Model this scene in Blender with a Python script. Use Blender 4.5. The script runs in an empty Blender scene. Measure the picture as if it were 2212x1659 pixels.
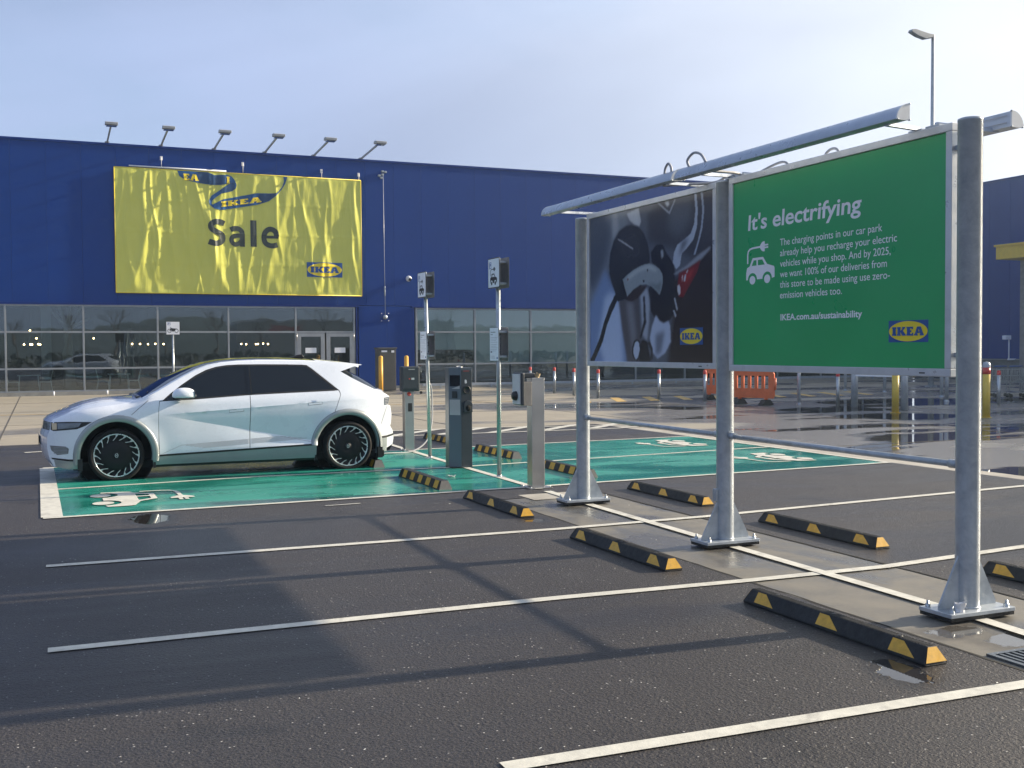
import bpy, bmesh, math, random
import numpy as np
from mathutils import Vector, Matrix, noise
from mathutils.geometry import tessellate_polygon
random.seed(7)
PI = math.pi
S = bpy.context.scene
COL = S.collection

# ------------------------------------------------------------------ camera, sky, sun, exposure
cam_d = bpy.data.cameras.new('camera')
cam = bpy.data.objects.new('camera', cam_d); COL.objects.link(cam); S.camera = cam
cam_d.sensor_fit = 'HORIZONTAL'; cam_d.sensor_width = 36.0; cam_d.lens = 36.0 * 2365.0 / 2212.0
cam_d.clip_start = 0.05; cam_d.clip_end = 3000
F = 2365.0
v1 = Vector((6620 - 1106, -(719 - 829.5), -F)).normalized()
v2 = Vector((90 - 1106, -(760 - 829.5), -F)); v2 = (v2 - v2.dot(v1) * v1).normalized()
v3 = v1.cross(v2)
cam.matrix_world = Matrix.Translation((0, 0, 1.7)) @ Matrix((v1, v2, v3)).to_4x4()

SUN_EL, SUN_AZ = math.radians(21.2), math.radians(-3.6)      # azimuth measured from +X towards +Y
sdir = Vector((math.cos(SUN_EL) * math.cos(SUN_AZ), math.cos(SUN_EL) * math.sin(SUN_AZ), math.sin(SUN_EL)))
sun_d = bpy.data.lights.new('sun', 'SUN'); sun_d.energy = 5.0; sun_d.angle = math.radians(0.8); sun_d.color = (1.0, 0.86, 0.66)
sun = bpy.data.objects.new('sun', sun_d); COL.objects.link(sun)
sun.rotation_euler = sdir.to_track_quat('Z', 'Y').to_euler()

W = bpy.data.worlds.new('World'); S.world = W; W.use_nodes = True
wt = W.node_tree; wt.nodes.clear()
def wn(t, **k):
    n = wt.nodes.new(t)
    for a, b in k.items(): setattr(n, a, b)
    return n
def wl(a, b): wt.links.new(a, b)
out = wn('ShaderNodeOutputWorld'); bg = wn('ShaderNodeBackground'); bg.inputs['Strength'].default_value = 0.083
sky = wn('ShaderNodeTexSky', sky_type='NISHITA', sun_disc=False, sun_elevation=SUN_EL, sun_rotation=PI / 2 - SUN_AZ,
         air_density=1.0, dust_density=1.6, ozone_density=2.0)
tc = wn('ShaderNodeTexCoord')
mp = wn('ShaderNodeMapping'); mp.inputs['Scale'].default_value = (1.0, 1.0, 3.2); mp.inputs['Rotation'].default_value = (0.15, 0.2, 0.5)
nz = wn('ShaderNodeTexNoise'); nz.inputs['Scale'].default_value = 1.5; nz.inputs['Detail'].default_value = 5; nz.inputs['Roughness'].default_value = 0.5
nz.inputs['Distortion'].default_value = 0.4
cr = wn('ShaderNodeMapRange'); cr.inputs['From Min'].default_value = 0.38; cr.inputs['From Max'].default_value = 0.66
cr.inputs['To Min'].default_value = 0.40; cr.inputs['To Max'].default_value = 0.80; cr.interpolation_type = 'SMOOTHSTEP'
sx = wn('ShaderNodeSeparateXYZ')
hz = wn('ShaderNodeMapRange'); hz.inputs['From Min'].default_value = 0.0; hz.inputs['From Max'].default_value = 0.42
hz.inputs['To Min'].default_value = 0.40; hz.inputs['To Max'].default_value = 0.0
dt = wn('ShaderNodeVectorMath', operation='DOT_PRODUCT'); dt.inputs[1].default_value = sdir
nrm = wn('ShaderNodeVectorMath', operation='NORMALIZE')
gl = wn('ShaderNodeMapRange'); gl.inputs['From Min'].default_value = 0.05; gl.inputs['From Max'].default_value = 1.0; gl.inputs['To Min'].default_value = 0; gl.inputs['To Max'].default_value = 1
gp = wn('ShaderNodeMath', operation='POWER'); gp.inputs[1].default_value = 1.9
ad = wn('ShaderNodeMath', operation='ADD', use_clamp=True)
ad2 = wn('ShaderNodeMath', operation='MULTIPLY_ADD', use_clamp=True); ad2.inputs[1].default_value = 0.8
ccol = wn('ShaderNodeMix', data_type='RGBA'); ccol.inputs['A'].default_value = (2.6, 3.2, 4.75, 1); ccol.inputs['B'].default_value = (6.9, 6.8, 6.2, 1)
mixw = wn('ShaderNodeMix', data_type='RGBA')
wl(tc.outputs['Generated'], nrm.inputs[0]); wl(nrm.outputs[0], mp.inputs['Vector']); wl(mp.outputs[0], nz.inputs['Vector'])
wl(nz.outputs['Fac'], cr.inputs['Value']); wl(nrm.outputs[0], sx.inputs[0]); wl(sx.outputs['Z'], hz.inputs['Value'])
wl(nrm.outputs[0], dt.inputs[0]); wl(dt.outputs['Value'], gl.inputs['Value']); wl(gl.outputs[0], gp.inputs[0])
wl(cr.outputs[0], ad.inputs[0]); wl(hz.outputs[0], ad.inputs[1])
wl(gp.outputs[0], ad2.inputs[0]); wl(ad.outputs[0], ad2.inputs[2])
wl(gp.outputs[0], ccol.inputs['Factor'])
wl(ad2.outputs[0], mixw.inputs['Factor']); wl(sky.outputs[0], mixw.inputs['A']); wl(ccol.outputs['Result'], mixw.inputs['B'])
nz2 = wn('ShaderNodeTexNoise'); nz2.inputs['Scale'].default_value = 1.1; nz2.inputs['Detail'].default_value = 6; nz2.inputs['Roughness'].default_value = .45; nz2.inputs['Distortion'].default_value = .8
mp2 = wn('ShaderNodeMapping'); mp2.inputs['Scale'].default_value = (1.0, 1.0, 2.6); mp2.inputs['Location'].default_value = (3.1, 1.7, .4); mp2.inputs['Rotation'].default_value = (.35, -.25, .9)
wl(nrm.outputs[0], mp2.inputs['Vector']); wl(mp2.outputs[0], nz2.inputs['Vector'])
sh = wn('ShaderNodeMapRange'); sh.inputs['From Min'].default_value = .36; sh.inputs['From Max'].default_value = .64; sh.inputs['To Min'].default_value = .84; sh.inputs['To Max'].default_value = 1.14; wl(nz2.outputs['Fac'], sh.inputs['Value'])
vm = wn('ShaderNodeVectorMath', operation='SCALE'); wl(mixw.outputs['Result'], vm.inputs[0]); wl(sh.outputs[0], vm.inputs['Scale']); wl(vm.outputs[0], bg.inputs['Color']); wl(bg.outputs[0], out.inputs['Surface'])

S.view_settings.view_transform = 'Standard'; S.view_settings.look = 'None'
S.view_settings.gamma = 1.0; S.view_settings.use_curve_mapping = False; S.view_settings.exposure = 1.16

# ------------------------------------------------------------------ materials
def srgb(h):
    c = [int(h[i:i + 2], 16) / 255 for i in (0, 2, 4)]
    return tuple(x / 12.92 if x <= .04045 else ((x + .055) / 1.055) ** 2.4 for x in c)
BLOBS = [(.98, 11.62, .20, .36, 0), (1.45, 12.47, .25, .07, 0), (4.10, 4.42, .13, .22, -.35), (4.98, 4.92, .20, .12, 0), (5.2, 4.66, .25, .14, .2), (4.45, 9.85, .12, .12, 0), (2.9, 12.5, .5, .12, 0)]
class NT:
    def __init__(s, name):
        s.m = bpy.data.materials.new(name); s.m.use_nodes = True; s.t = s.m.node_tree
        s.b = s.t.nodes['Principled BSDF']; s.o = s.t.nodes['Material Output']; s._c = None
    def n(s, t, ins=None, **k):
        x = s.t.nodes.new(t)
        for a, b in k.items(): setattr(x, a, b)
        for a, b in (ins or {}).items(): x.inputs[a].default_value = b
        return x
    def l(s, a, b): s.t.links.new(a, b)
    def co(s, kind='Object'):
        if s._c is None: s._c = s.n('ShaderNodeTexCoord')
        return s._c.outputs[kind]
    def world(s): return s.n('ShaderNodeNewGeometry').outputs['Position']
    def noise(s, scale, detail=3, rough=.55, dist=0, sc=None, src=None):
        v = src if src is not None else s.co()
        if sc:
            m = s.n('ShaderNodeMapping'); m.inputs['Scale'].default_value = sc; s.l(v, m.inputs['Vector']); v = m.outputs[0]
        n = s.n('ShaderNodeTexNoise', {'Scale': scale, 'Detail': detail, 'Roughness': rough, 'Distortion': dist}); s.l(v, n.inputs['Vector'])
        return n.outputs['Fac']
    def vor(s, scale, src=None, out='Distance', **k):
        n = s.n('ShaderNodeTexVoronoi', {'Scale': scale}, **k); s.l(src if src is not None else s.co(), n.inputs['Vector']); return n.outputs[out]
    def mr(s, v, a, b, c, d, smooth=False):
        n = s.n('ShaderNodeMapRange', {'From Min': a, 'From Max': b, 'To Min': c, 'To Max': d})
        if smooth: n.interpolation_type = 'SMOOTHSTEP'
        s.l(v, n.inputs['Value']); return n.outputs[0]
    def math(s, op, a, b=None, clamp=False):
        n = s.n('ShaderNodeMath', operation=op, use_clamp=clamp)
        for i, x in enumerate((a, b)):
            if x is None: continue
            if isinstance(x, (int, float)): n.inputs[i].default_value = x
            else: s.l(x, n.inputs[i])
        return n.outputs[0]
    def mix(s, f, a, b):
        n = s.n('ShaderNodeMix', data_type='RGBA')
        for k, x in (('Factor', f), ('A', a), ('B', b)):
            if isinstance(x, (int, float)): n.inputs[k].default_value = x
            elif isinstance(x, tuple): n.inputs[k].default_value = (*x, 1)
            else: s.l(x, n.inputs[k])
        return n.outputs['Result']
    def blobs(s, P):
        """standing water mask: soft ellipses on the ground roughened by noise"""
        n = s.noise(7, 4, .6, .3, src=P); tot = None
        for cx, cy, rx, ry, rot in BLOBS:
            m = s.n('ShaderNodeMapping', vector_type='TEXTURE'); m.inputs['Location'].default_value = (cx, cy, 0); m.inputs['Rotation'].default_value = (0, 0, rot); m.inputs['Scale'].default_value = (rx, ry, 1e3)
            s.l(P, m.inputs['Vector']); ln = s.n('ShaderNodeVectorMath', operation='LENGTH'); s.l(m.outputs[0], ln.inputs[0]); v = s.math('SUBTRACT', 1.0, ln.outputs['Value'])
            tot = v if tot is None else s.math('MAXIMUM', tot, v)
        e = s.math('ADD', tot, s.mr(n, .3, .7, -.28, .28))
        return s.mr(e, .02, .10, 0, 1, True), s.mr(e, -.9, .05, 0, 1, True)
    def set(s, k, v):
        i = s.b.inputs[k]
        if isinstance(v, (int, float)): i.default_value = v
        elif isinstance(v, tuple): i.default_value = (*v, 1) if len(v) == 3 else v
        else: s.l(v, i)
    def bump(s, h, strength=.3, dist=.01):
        b = s.n('ShaderNodeBump', {'Strength': strength, 'Distance': dist}); s.l(h, b.inputs['Height']); s.l(b.outputs[0], s.b.inputs['Normal']); return b

def pm(name, col, rough=.5, metal=0., var=.12, vs=6., rvar=.1, coat=0., spec=.5, bump=0., bs=40., dirt=None):
    """plain material with soft tone and gloss variation"""
    t = NT(name)
    f = t.noise(vs, 4, .6)
    a = tuple(c * (1 - var) for c in col); b = tuple(min(1, c * (1 + var)) for c in col)
    c = t.mix(t.mr(f, .3, .7, 0, 1), a, b)
    if dirt:
        g = t.noise(vs * .5, 5, .65, .5)
        c = t.mix(t.mr(g, .52, .75, 0, dirt[0]), c, dirt[1])
    t.set('Base Color', c); t.set('Metallic', float(metal)); t.set('Specular IOR Level', spec)
    t.set('Roughness', t.mr(t.noise(vs * 2.3, 3), .3, .7, max(.02, rough - rvar), min(1, rough + rvar)))
    if coat: t.set('Coat Weight', coat); t.set('Coat Roughness', .04)
    if bump: t.bump(t.noise(bs, 3), bump, .003)
    return t.m

M = {}
M['blue_wall'] = pm('blue cladding', (.0, .033, .205), .5, var=.08, vs=.35, rvar=.06, dirt=(.2, (.003, .028, .16)), spec=.2)
M['blue_trim'] = pm('blue trim', (.001, .024, .17), .5, spec=.2)
M['alu'] = pm('anodised window frame', (.30, .32, .34), .42, .5, vs=3)
M['concrete'] = None
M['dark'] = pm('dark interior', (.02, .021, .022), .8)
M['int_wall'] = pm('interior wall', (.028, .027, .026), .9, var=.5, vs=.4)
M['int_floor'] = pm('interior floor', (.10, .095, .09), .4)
M['blind'] = pm('pale green roller blind', (.66, .80, .78), .8, var=.05, vs=2)
M['white_paint'] = pm('white paint', (.62, .62, .60), .6, var=.15, vs=5, dirt=(.5, (.32, .30, .27)))
M['road_white'] = pm('white road paint', (.53, .52, .46), .55, var=.15, vs=9, bump=.5, bs=90, dirt=(.75, (.22, .21, .19)))
M['road_yellow'] = pm('faded yellow road paint', (.50, .33, .10), .7, var=.3, vs=6, dirt=(.9, (.30, .27, .22)))
M['galv'] = None
M['steel'] = None
M['rubber'] = pm('black rubber', (.010, .011, .013), .6, var=.35, vs=14, bump=.8, bs=120, dirt=(.4, (.022, .022, .022)), spec=.35)
M['patch'] = pm('yellow reflective patch', (.62, .34, .025), .45, var=.18, vs=18, dirt=(.6, (.34, .20, .04)))
M['grey_end'] = pm('worn grey concrete end', (.16, .15, .14), .8, vs=20)
M['car_white'] = pm('white car paint', (.70, .74, .81), .28, var=.015, vs=2, rvar=.03, coat=1.0)
M['clad'] = pm('silver grey cladding', (.30, .33, .34), .38, .35, var=.04, rvar=.04)
M['black_trim'] = pm('black trim', (.010, .010, .011), .45)
M['gap'] = pm('shut gap', (.004, .004, .004), .9)
M['car_glass'] = pm('tinted glass', (.003, .006, .011), .04, var=.0, rvar=.015, coat=.0, spec=.4)
M['tyre'] = pm('tyre', (.008, .008, .009), .8, var=.3, vs=20, bump=.3, bs=80, spec=.3)
M['rim'] = pm('black rim', (.006, .007, .009), .5, spec=.3)
M['spoke'] = pm('machined spoke', (.62, .68, .68), .3, .7)
M['lamp_lens'] = pm('smoked lens', (.10, .12, .15), .08, coat=1)
M['amber'] = pm('amber lens', (.55, .42, .25), .2, coat=.5)
M['frame'] = pm('aluminium sign frame', (.58, .60, .62), .36, .45, var=.06, vs=5, dirt=(.35, (.30, .31, .30)))
M['tube'] = pm('satin aluminium light housing', (.42, .47, .55), .33, .35, var=.08, vs=4, dirt=(.4, (.25, .28, .30)))
M['tube_end'] = pm('white light end cap', (.66, .68, .68), .5)
M['hose'] = pm('grey conduit', (.34, .34, .35), .6)
M['gprint'] = pm('green poster', (.012, .35, .105), .32, var=.06, vs=1.2, rvar=.05, spec=.6)
M['print_white'] = pm('white print', (.80, .80, .83), .4, var=.03)
M['print_dark'] = pm('dark print', (.03, .04, .035), .4)
M['print_black'] = pm('black print', (.012, .012, .014), .5)
M['logo_blue'] = pm('logo blue', (.01, .075, .28), .4, var=.04)
M['logo_yellow'] = pm('logo yellow', (.80, .62, .02), .4, var=.04)
M['rib_blue'] = pm('ribbon blue', (.012, .085, .24), .35, var=.25, vs=1.1)
M['rib_dark'] = pm('ribbon dark blue', (.008, .045, .13), .35, var=.2, vs=1.1)
M['sign_white'] = pm('sign white', (.80, .82, .85), .45, var=.04)
M['sign_grey'] = pm('sign back grey', (.20, .20, .205), .5, .3, var=.2)
M['fine_print'] = pm('fine grey print', (.30, .31, .32), .5)
M['charger_dark'] = pm('charcoal charger shell', (.028, .036, .045), .42, var=.1)
M['charger_side'] = pm('white charger face', (.50, .52, .52), .4)
M['beige_case'] = pm('beige metal case', (.27, .25, .22), .45, .2)
M['cabinet'] = pm('dark bronze cabinet', (.075, .072, .066), .5, .2, vs=2)
M['yellow'] = pm('yellow paint', (.62, .43, .05), .45, var=.08, dirt=(.3, (.35, .26, .08)))
M['ochre'] = pm('ochre bollard paint', (.70, .36, .04), .5, var=.08)
M['red'] = pm('red cap', (.55, .035, .03), .4)
M['orange'] = pm('orange plastic', (.70, .13, .03), .45, var=.1)
M['white_plastic'] = pm('white plastic', (.7, .7, .7), .5)
M['furn'] = pm('pale green furniture', (.75, .82, .80), .55)
M['timber'] = pm('pale plaster', (.30, .285, .24), .8)
M['trash'] = pm('brown paper', (.45, .35, .20), .8, var=.4, vs=30)
M['sheen_grey'] = pm('pole steel', (.40, .43, .45), .34, .75, var=.15, vs=8)
M['floodlight'] = pm('floodlight body', (.30, .31, .32), .5, .3)
M['bark'] = pm('bark', (.09, .075, .06), .9)
M['foliage'] = pm('foliage', (.045, .06, .025), .9, var=.4, vs=1)
M['hill'] = pm('hill scrub', (.035, .045, .03), 1, var=.4, vs=.05)
M['shed'] = pm('pale shed wall', (.40, .38, .34), .8)
M['shed_red'] = pm('red shed sign', (.45, .06, .05), .7)

# galvanised steel with mottled spangle
t = NT('galvanised steel'); v = t.noise(9, 5, .7, .4); w = t.noise(2.2, 4, .6, .8, sc=(1, 1, .35))
c = t.mix(t.mr(v, .35, .7, 0, 1), (.27, .31, .35), (.41, .45, .49)); c = t.mix(t.mr(w, .5, .7, 0, .5), c, (.52, .55, .57))
t.set('Base Color', c); t.set('Metallic', .25); t.set('Roughness', t.mr(v, .3, .7, .34, .52)); t.set('Coat Weight', .7); t.set('Coat Roughness', .22); t.bump(v, .15, .002); M['galv'] = t.m
# brushed stainless steel
t = NT('brushed steel'); v = t.noise(160, 2, .5, 0, sc=(1, 1, .01)); w = t.noise(1.5, 3, sc=(.3, .3, 1))
t.set('Base Color', t.mix(t.mr(w, .3, .7, 0, 1), (.40, .40, .39), (.56, .55, .53))); t.set('Metallic', .9)
t.set('Roughness', .30); M['steel'] = t.m
# brushed darker steel
t = NT('dark charger steel'); v = t.noise(60, 3, .6, 0, sc=(1, 1, .02))
t.set('Base Color', (.13, .15, .17)); t.set('Metallic', .7); t.set('Roughness', t.mr(v, .3, .7, .28, .42)); M['steel_dark'] = t.m
# asphalt: coarse aggregate, damp streaks
t = NT('damp asphalt'); P = t.world()
a = t.noise(95, 3, .7, src=P); big = t.noise(.35, 4, .6, .6, sc=(.45, 1.3, 1), src=P); mid = t.noise(2.6, 4, .6, src=P)
chip = t.vor(48, src=P, out='Distance'); chipc = t.vor(48, src=P, out='Color'); a2 = t.noise(38, 3, .75, src=P)
c = t.mix(t.mr(a, .33, .68, 0, 1), (.0135, .0125, .0135), (.050, .0455, .0465))
c = t.mix(t.mr(a2, .40, .68, 0, .75), c, (.062, .057, .057)); c = t.mix(t.mr(a2, .45, .30, 0, .6), c, (.010, .010, .011)); c = t.mix(t.mr(mid, .35, .7, 0, .4), c, (.030, .027, .028))
sp = t.n('ShaderNodeSeparateColor'); t.l(chipc, sp.inputs[0])
chipm = t.math('MULTIPLY', t.mr(sp.outputs[0], .945, .955, 0, 1), t.mr(chip, .16, .30, 1, 0))
st = t.noise(1.15, 3, .5, .2, src=P); c = t.mix(t.mr(st, .60, .70, 0, .45, True), c, (.012, .012, .013)); c = t.mix(t.mr(st, .40, .28, 0, .35, True), c, (.055, .053, .054)); c = t.mix(chipm, c, (.42, .41, .39))
c = t.mix(t.mr(big, .46, .70, 0, .5), c, (.018, .017, .019))
pw, pd = t.blobs(P); c = t.mix(t.math('MULTIPLY', pd, .55), c, (.012, .0115, .012))
t.set('Base Color', c); t.set('Specular IOR Level', .36)
rg = t.math('ADD', t.mr(big, .42, .66, .54, .33, True), t.mr(a, .3, .7, .08, -.06)); rg = t.math('MULTIPLY', rg, t.mr(pd, 0, 1, 1, .7)); t.set('Roughness', t.math('MULTIPLY', rg, t.mr(pw, 0, 1, 1, .05)))
hh = t.math('ADD', t.math('ADD', t.mr(a, 0, 1, 0, 1), t.mr(chip, 0, .5, .6, 0)), t.mr(a2, 0, 1, 0, 1.6)); t.bump(t.math('MULTIPLY', hh, t.mr(pw, 0, 1, 1, 0)), .8, .006)
M['asphalt'] = t.m
# pale concrete with wet areas and standing water towards the entrance
t = NT('stained concrete'); P = t.world()
a = t.noise(30, 4, .7, src=P); b = t.noise(.22, 5, .6, .5, sc=(.7, 1, 1), src=P); g = t.noise(1.6, 5, .65, .3, src=P)
pud = t.noise(.27, 5, .50, .3, sc=(.50, 1.1, 1), src=P)
sx_ = t.n('ShaderNodeSeparateXYZ'); t.l(P, sx_.inputs[0])
reg = t.mr(sx_.outputs['X'], 7.0, 14.0, -.16, .03, True)
reg2 = t.mr(sx_.outputs['Y'], 26.0, 38.0, 0, -.12, True)
pv = t.math('ADD', t.math('ADD', pud, reg), reg2)
pm_ = t.mr(pv, .560, .590, 0, 1, True)                      # standing water
wet = t.mr(pv, .36, .48, 0, 1, True)                        # damp margin
c = t.mix(t.mr(b, .35, .7, 0, 1), (.30, .265, .205), (.22, .20, .16)); c = t.mix(t.mr(g, .4, .72, 0, .55), c, (.17, .155, .13))
c = t.mix(t.mr(a, .3, .7, 0, .25), c, (.38, .35, .29)); c = t.mix(t.math('MULTIPLY', wet, .75), c, (.112, .115, .122)); c = t.mix(pm_, c, (.05, .048, .045))
t.set('Base Color', c)
t.set('Roughness', t.math('ADD', t.mr(wet, 0, 1, .72, .26), t.mr(pm_, 0, 1, 0, -.235)))
bb = t.math('MULTIPLY', t.math('ADD', a, g), t.mr(pm_, 0, 1, 1, 0)); t.bump(bb, .35, .006)
M['concrete'] = t.m
# spoon drain concrete
t = NT('drain concrete'); P = t.world()
a = t.noise(40, 4, .7, src=P); b = t.noise(1.1, 5, .6, .6, sc=(1, .6, 1), src=P); g = t.noise(3.5, 4, .6, src=P)
wet = t.mr(b, .44, .60, 0, 1, True)
c = t.mix(t.mr(g, .35, .7, 0, 1), (.165, .15, .12), (.105, .10, .09)); c = t.mix(wet, c, (.07, .067, .06)); c = t.mix(t.mr(a, .35, .7, 0, .3), c, (.20, .19, .17))
pw, pd = t.blobs(P); c = t.mix(t.math('MULTIPLY', pd, .7), c, (.05, .045, .04))
t.set('Base Color', c); t.set('Roughness', t.math('MULTIPLY', t.mr(wet, 0, 1, .60, .25), t.mr(pw, 0, 1, 1, .12))); t.bump(t.math('MULTIPLY', a, t.mr(pw, 0, 1, 1, 0)), .3, .004); M['drain'] = t.m
# clean kerb concrete
M['kerb'] = pm('kerb concrete', (.34, .32, .28), .75, var=.2, vs=2, bump=.4, bs=60, dirt=(.6, (.14, .13, .11)))
# wet green bay paint
t = NT('wet green bay paint'); P = t.world()
a = t.noise(110, 3, .6, src=P); b = t.noise(.8, 5, .6, 1.0, sc=(.45, 1.2, 1), src=P); g = t.noise(3.2, 4, .6, sc=(.5, 1.4, 1), src=P)
c = t.mix(t.mr(b, .35, .68, 0, 1), (.018, .25, .185), (.014, .165, .135)); c = t.mix(t.mr(g, .5, .8, 0, .45), c, (.06, .34, .27))
c = t.mix(t.mr(g, .42, .25, 0, .35), c, (.004, .06, .05))
t.set('Base Color', c); t.set('Specular IOR Level', .55)
pw, pd = t.blobs(P); t.set('Roughness', t.math('MULTIPLY', t.mr(b, .35, .62, .34, .11, True), t.mr(pw, 0, 1, 1, .2))); bb = t.math('MULTIPLY', a, t.mr(b, .35, .62, 1, .12)); t.bump(bb, .5, .004)
M['green_paint'] = t.m
# water
t = NT('standing water'); t.set('Base Color', (.016, .015, .014)); t.set('Roughness', .025); t.set('Specular IOR Level', .6); M['water'] = t.m
# yellow vinyl
t = NT('yellow vinyl'); f = t.noise(.8, 4)
t.set('Base Color', t.mix(t.mr(f, .3, .7, 0, 1), (.58, .59, .11), (.64, .64, .13))); t.set('Roughness', .36); t.set('Specular IOR Level', .35)
t.bump(t.noise(2.2, 4, .6, 1.5, sc=(2, 1, .4)), .35, .03); M['vinyl'] = t.m
# window glass: clear pane with a mirror share at grazing and near-normal view
t = NT('window glass'); tr = t.n('ShaderNodeBsdfTransparent', {'Color': (.80, .86, .86, 1)}); gg = t.n('ShaderNodeBsdfGlossy', {'Color': (.9, .95, 1, 1), 'Roughness': .015})
fr = t.n('ShaderNodeFresnel', {'IOR': 1.95}); ms = t.n('ShaderNodeMixShader')
bp = t.n('ShaderNodeBump', {'Strength': .06, 'Distance': .05}); t.l(t.noise(.7, 2), bp.inputs['Height']); t.l(bp.outputs[0], gg.inputs['Normal'])
t.l(fr.outputs[0], ms.inputs[0]); t.l(tr.outputs[0], ms.inputs[1]); t.l(gg.outputs[0], ms.inputs[2]); t.l(ms.outputs[0], t.o.inputs['Surface']); M['glass'] = t.m
# lit pendant
t = NT('warm lamp'); t.set('Base Color', (1, .8, .5)); t.set('Emission Color', (1, .62, .28)); t.set('Emission Strength', 14.0); M['lamp'] = t.m
# vertex coloured print
t = NT('photo poster print'); at = t.n('ShaderNodeVertexColor', layer_name='print'); t.l(at.outputs['Color'], t.b.inputs['Base Color'])
t.set('Roughness', .25); t.set('Specular IOR Level', .6); M['photo'] = t.m

# ------------------------------------------------------------------ geometry helpers
class MB:
    def __init__(s): s.v = []; s.f = []; s.sm = []
    def add(s, vs, fs, smooth=False):
        o = len(s.v); s.v += [tuple(p) for p in vs]; s.f += [tuple(i + o for i in f) for f in fs]; s.sm += [smooth] * len(fs); return s
    def box(s, x0, x1, y0, y1, z0, z1):
        vs = [(x, y, z) for z in (z0, z1) for y in (y0, y1) for x in (x0, x1)]
        return s.add(vs, [(0, 2, 3, 1), (4, 5, 7, 6), (0, 1, 5, 4), (2, 6, 7, 3), (0, 4, 6, 2), (1, 3, 7, 5)])
    def bar(s, a, b, w, h=None, up=(0, 0, 1)):
        a = Vector(a); b = Vector(b); d = (b - a).normalized(); u = Vector(up)
        if abs(d.dot(u)) > .98: u = Vector((1, 0, 0))
        r = d.cross(u).normalized(); u = r.cross(d); h = h or w; r *= w / 2; u *= h / 2
        vs = [a - r - u, a + r - u, a + r + u, a - r + u, b - r - u, b + r - u, b + r + u, b - r + u]
        return s.add(vs, [(0, 1, 2, 3)[::-1], (4, 5, 6, 7), (0, 1, 5, 4), (1, 2, 6, 5), (2, 3, 7, 6), (3, 0, 4, 7)])
    def tube(s, pts, r, n=12, caps=True):
        pts = [Vector(p) for p in pts]; rings = []; rs = r if isinstance(r, (list, tuple)) else [r] * len(pts)
        ref = None
        for i, p in enumerate(pts):
            d = (pts[min(i + 1, len(pts) - 1)] - pts[max(i - 1, 0)]).normalized()
            if ref is None: ref = Vector((0, 0, 1)) if abs(d.z) < .9 else Vector((1, 0, 0))
            x = d.cross(ref).normalized(); y = x.cross(d).normalized(); ref = y
            rings.append([p + (x * math.cos(2 * PI * k / n) + y * math.sin(2 * PI * k / n)) * rs[i] for k in range(n)])
        o = len(s.v); s.v += [tuple(q) for g in rings for q in g]
        for i in range(len(pts) - 1):
            for k in range(n):
                a = o + i * n + k; b = o + i * n + (k + 1) % n; s.f.append((a, b, b + n, a + n)); s.sm.append(True)
        if caps:
            s.f.append(tuple(o + k for k in range(n))[::-1]); s.f.append(tuple(o + (len(pts) - 1) * n + k for k in range(n))); s.sm += [False, False]
        return s
    def prism(s, poly, f0, f1, smooth=False):
        """poly: 2D loop; f0/f1 map (u,v) to 3D at the two ends"""
        n = len(poly); vs = [f0(u, v) for u, v in poly] + [f1(u, v) for u, v in poly]
        s.add(vs, [tuple(range(n))[::-1], tuple(range(n, 2 * n))]); o = len(s.v) - 2 * n
        for i in range(n):
            j = (i + 1) % n; s.f.append((o + i, o + j, o + n + j, o + n + i)); s.sm.append(smooth)
        return s
    def lathe(s, prof, c, axis='z', n=24):
        """prof: (r, h) pairs"""
        o = len(s.v); c = Vector(c)
        for r, h in prof:
            for k in range(n):
                a = 2 * PI * k / n; p = (r * math.cos(a), r * math.sin(a), h)
                if axis == 'y': p = (p[0], h, p[1])
                elif axis == 'x': p = (h, p[0], p[1])
                s.v.append(tuple(c + Vector(p)))
        for i in range(len(prof) - 1):
            for k in range(n):
                a = o + i * n + k; b = o + i * n + (k + 1) % n; s.f.append((a, b, b + n, a + n)); s.sm.append(True)
        return s
    def flip(s): s.f = [f[::-1] for f in s.f]; return s

def wloc(o):
    v = Vector((0, 0, 0))
    while o is not None: v += o.location; o = o.parent
    return v
def obj(name, mb, mat, parent=None, bevel=0, recalc=True, weld=False, **props):
    """link one mesh object; coordinates in mb are world coordinates"""
    base = wloc(parent)
    me = bpy.data.meshes.new(name); me.from_pydata([(x - base.x, y - base.y, z - base.z) for x, y, z in mb.v], [], mb.f)
    me.polygons.foreach_set('use_smooth', mb.sm)
    if recalc or weld:
        b = bmesh.new(); b.from_mesh(me)
        if weld: bmesh.ops.remove_doubles(b, verts=b.verts, dist=.0004)
        if recalc: bmesh.ops.recalc_face_normals(b, faces=b.faces)
        b.to_mesh(me); b.free()
    me.materials.append(mat if not isinstance(mat, str) else M[mat]); me.update()
    o = bpy.data.objects.new(name, me); COL.objects.link(o); o.parent = parent
    if bevel:
        md = o.modifiers.new('bevel', 'BEVEL'); md.width = bevel; md.segments = 2; md.limit_method = 'ANGLE'; md.angle_limit = .6
    for k, v in props.items(): o[k] = v
    return o
def part(name, mb, mat, parent, **k): return obj(name, mb, mat, parent, **k)
def struct(name, mb, mat, **k): return obj(name, mb, mat, None, kind='structure', **k)
def thing(name, label, cat, loc=(0, 0, 0), group=None):
    o = bpy.data.objects.new(name, None); COL.objects.link(o); o.location = loc; o['label'] = label; o['category'] = cat
    if group: o['group'] = group
    o.empty_display_size = .2
    return o
def copy_tree(o, parent=None):
    c = o.copy(); COL.objects.link(c); c.parent = parent
    for ch in o.children: copy_tree(ch, c)
    return c
def dup(o, loc, label, rotz=None, scale=None):
    c = copy_tree(o); c.location = loc; c['label'] = label
    if rotz is not None: c.rotation_euler.z = rotz
    return c

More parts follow.
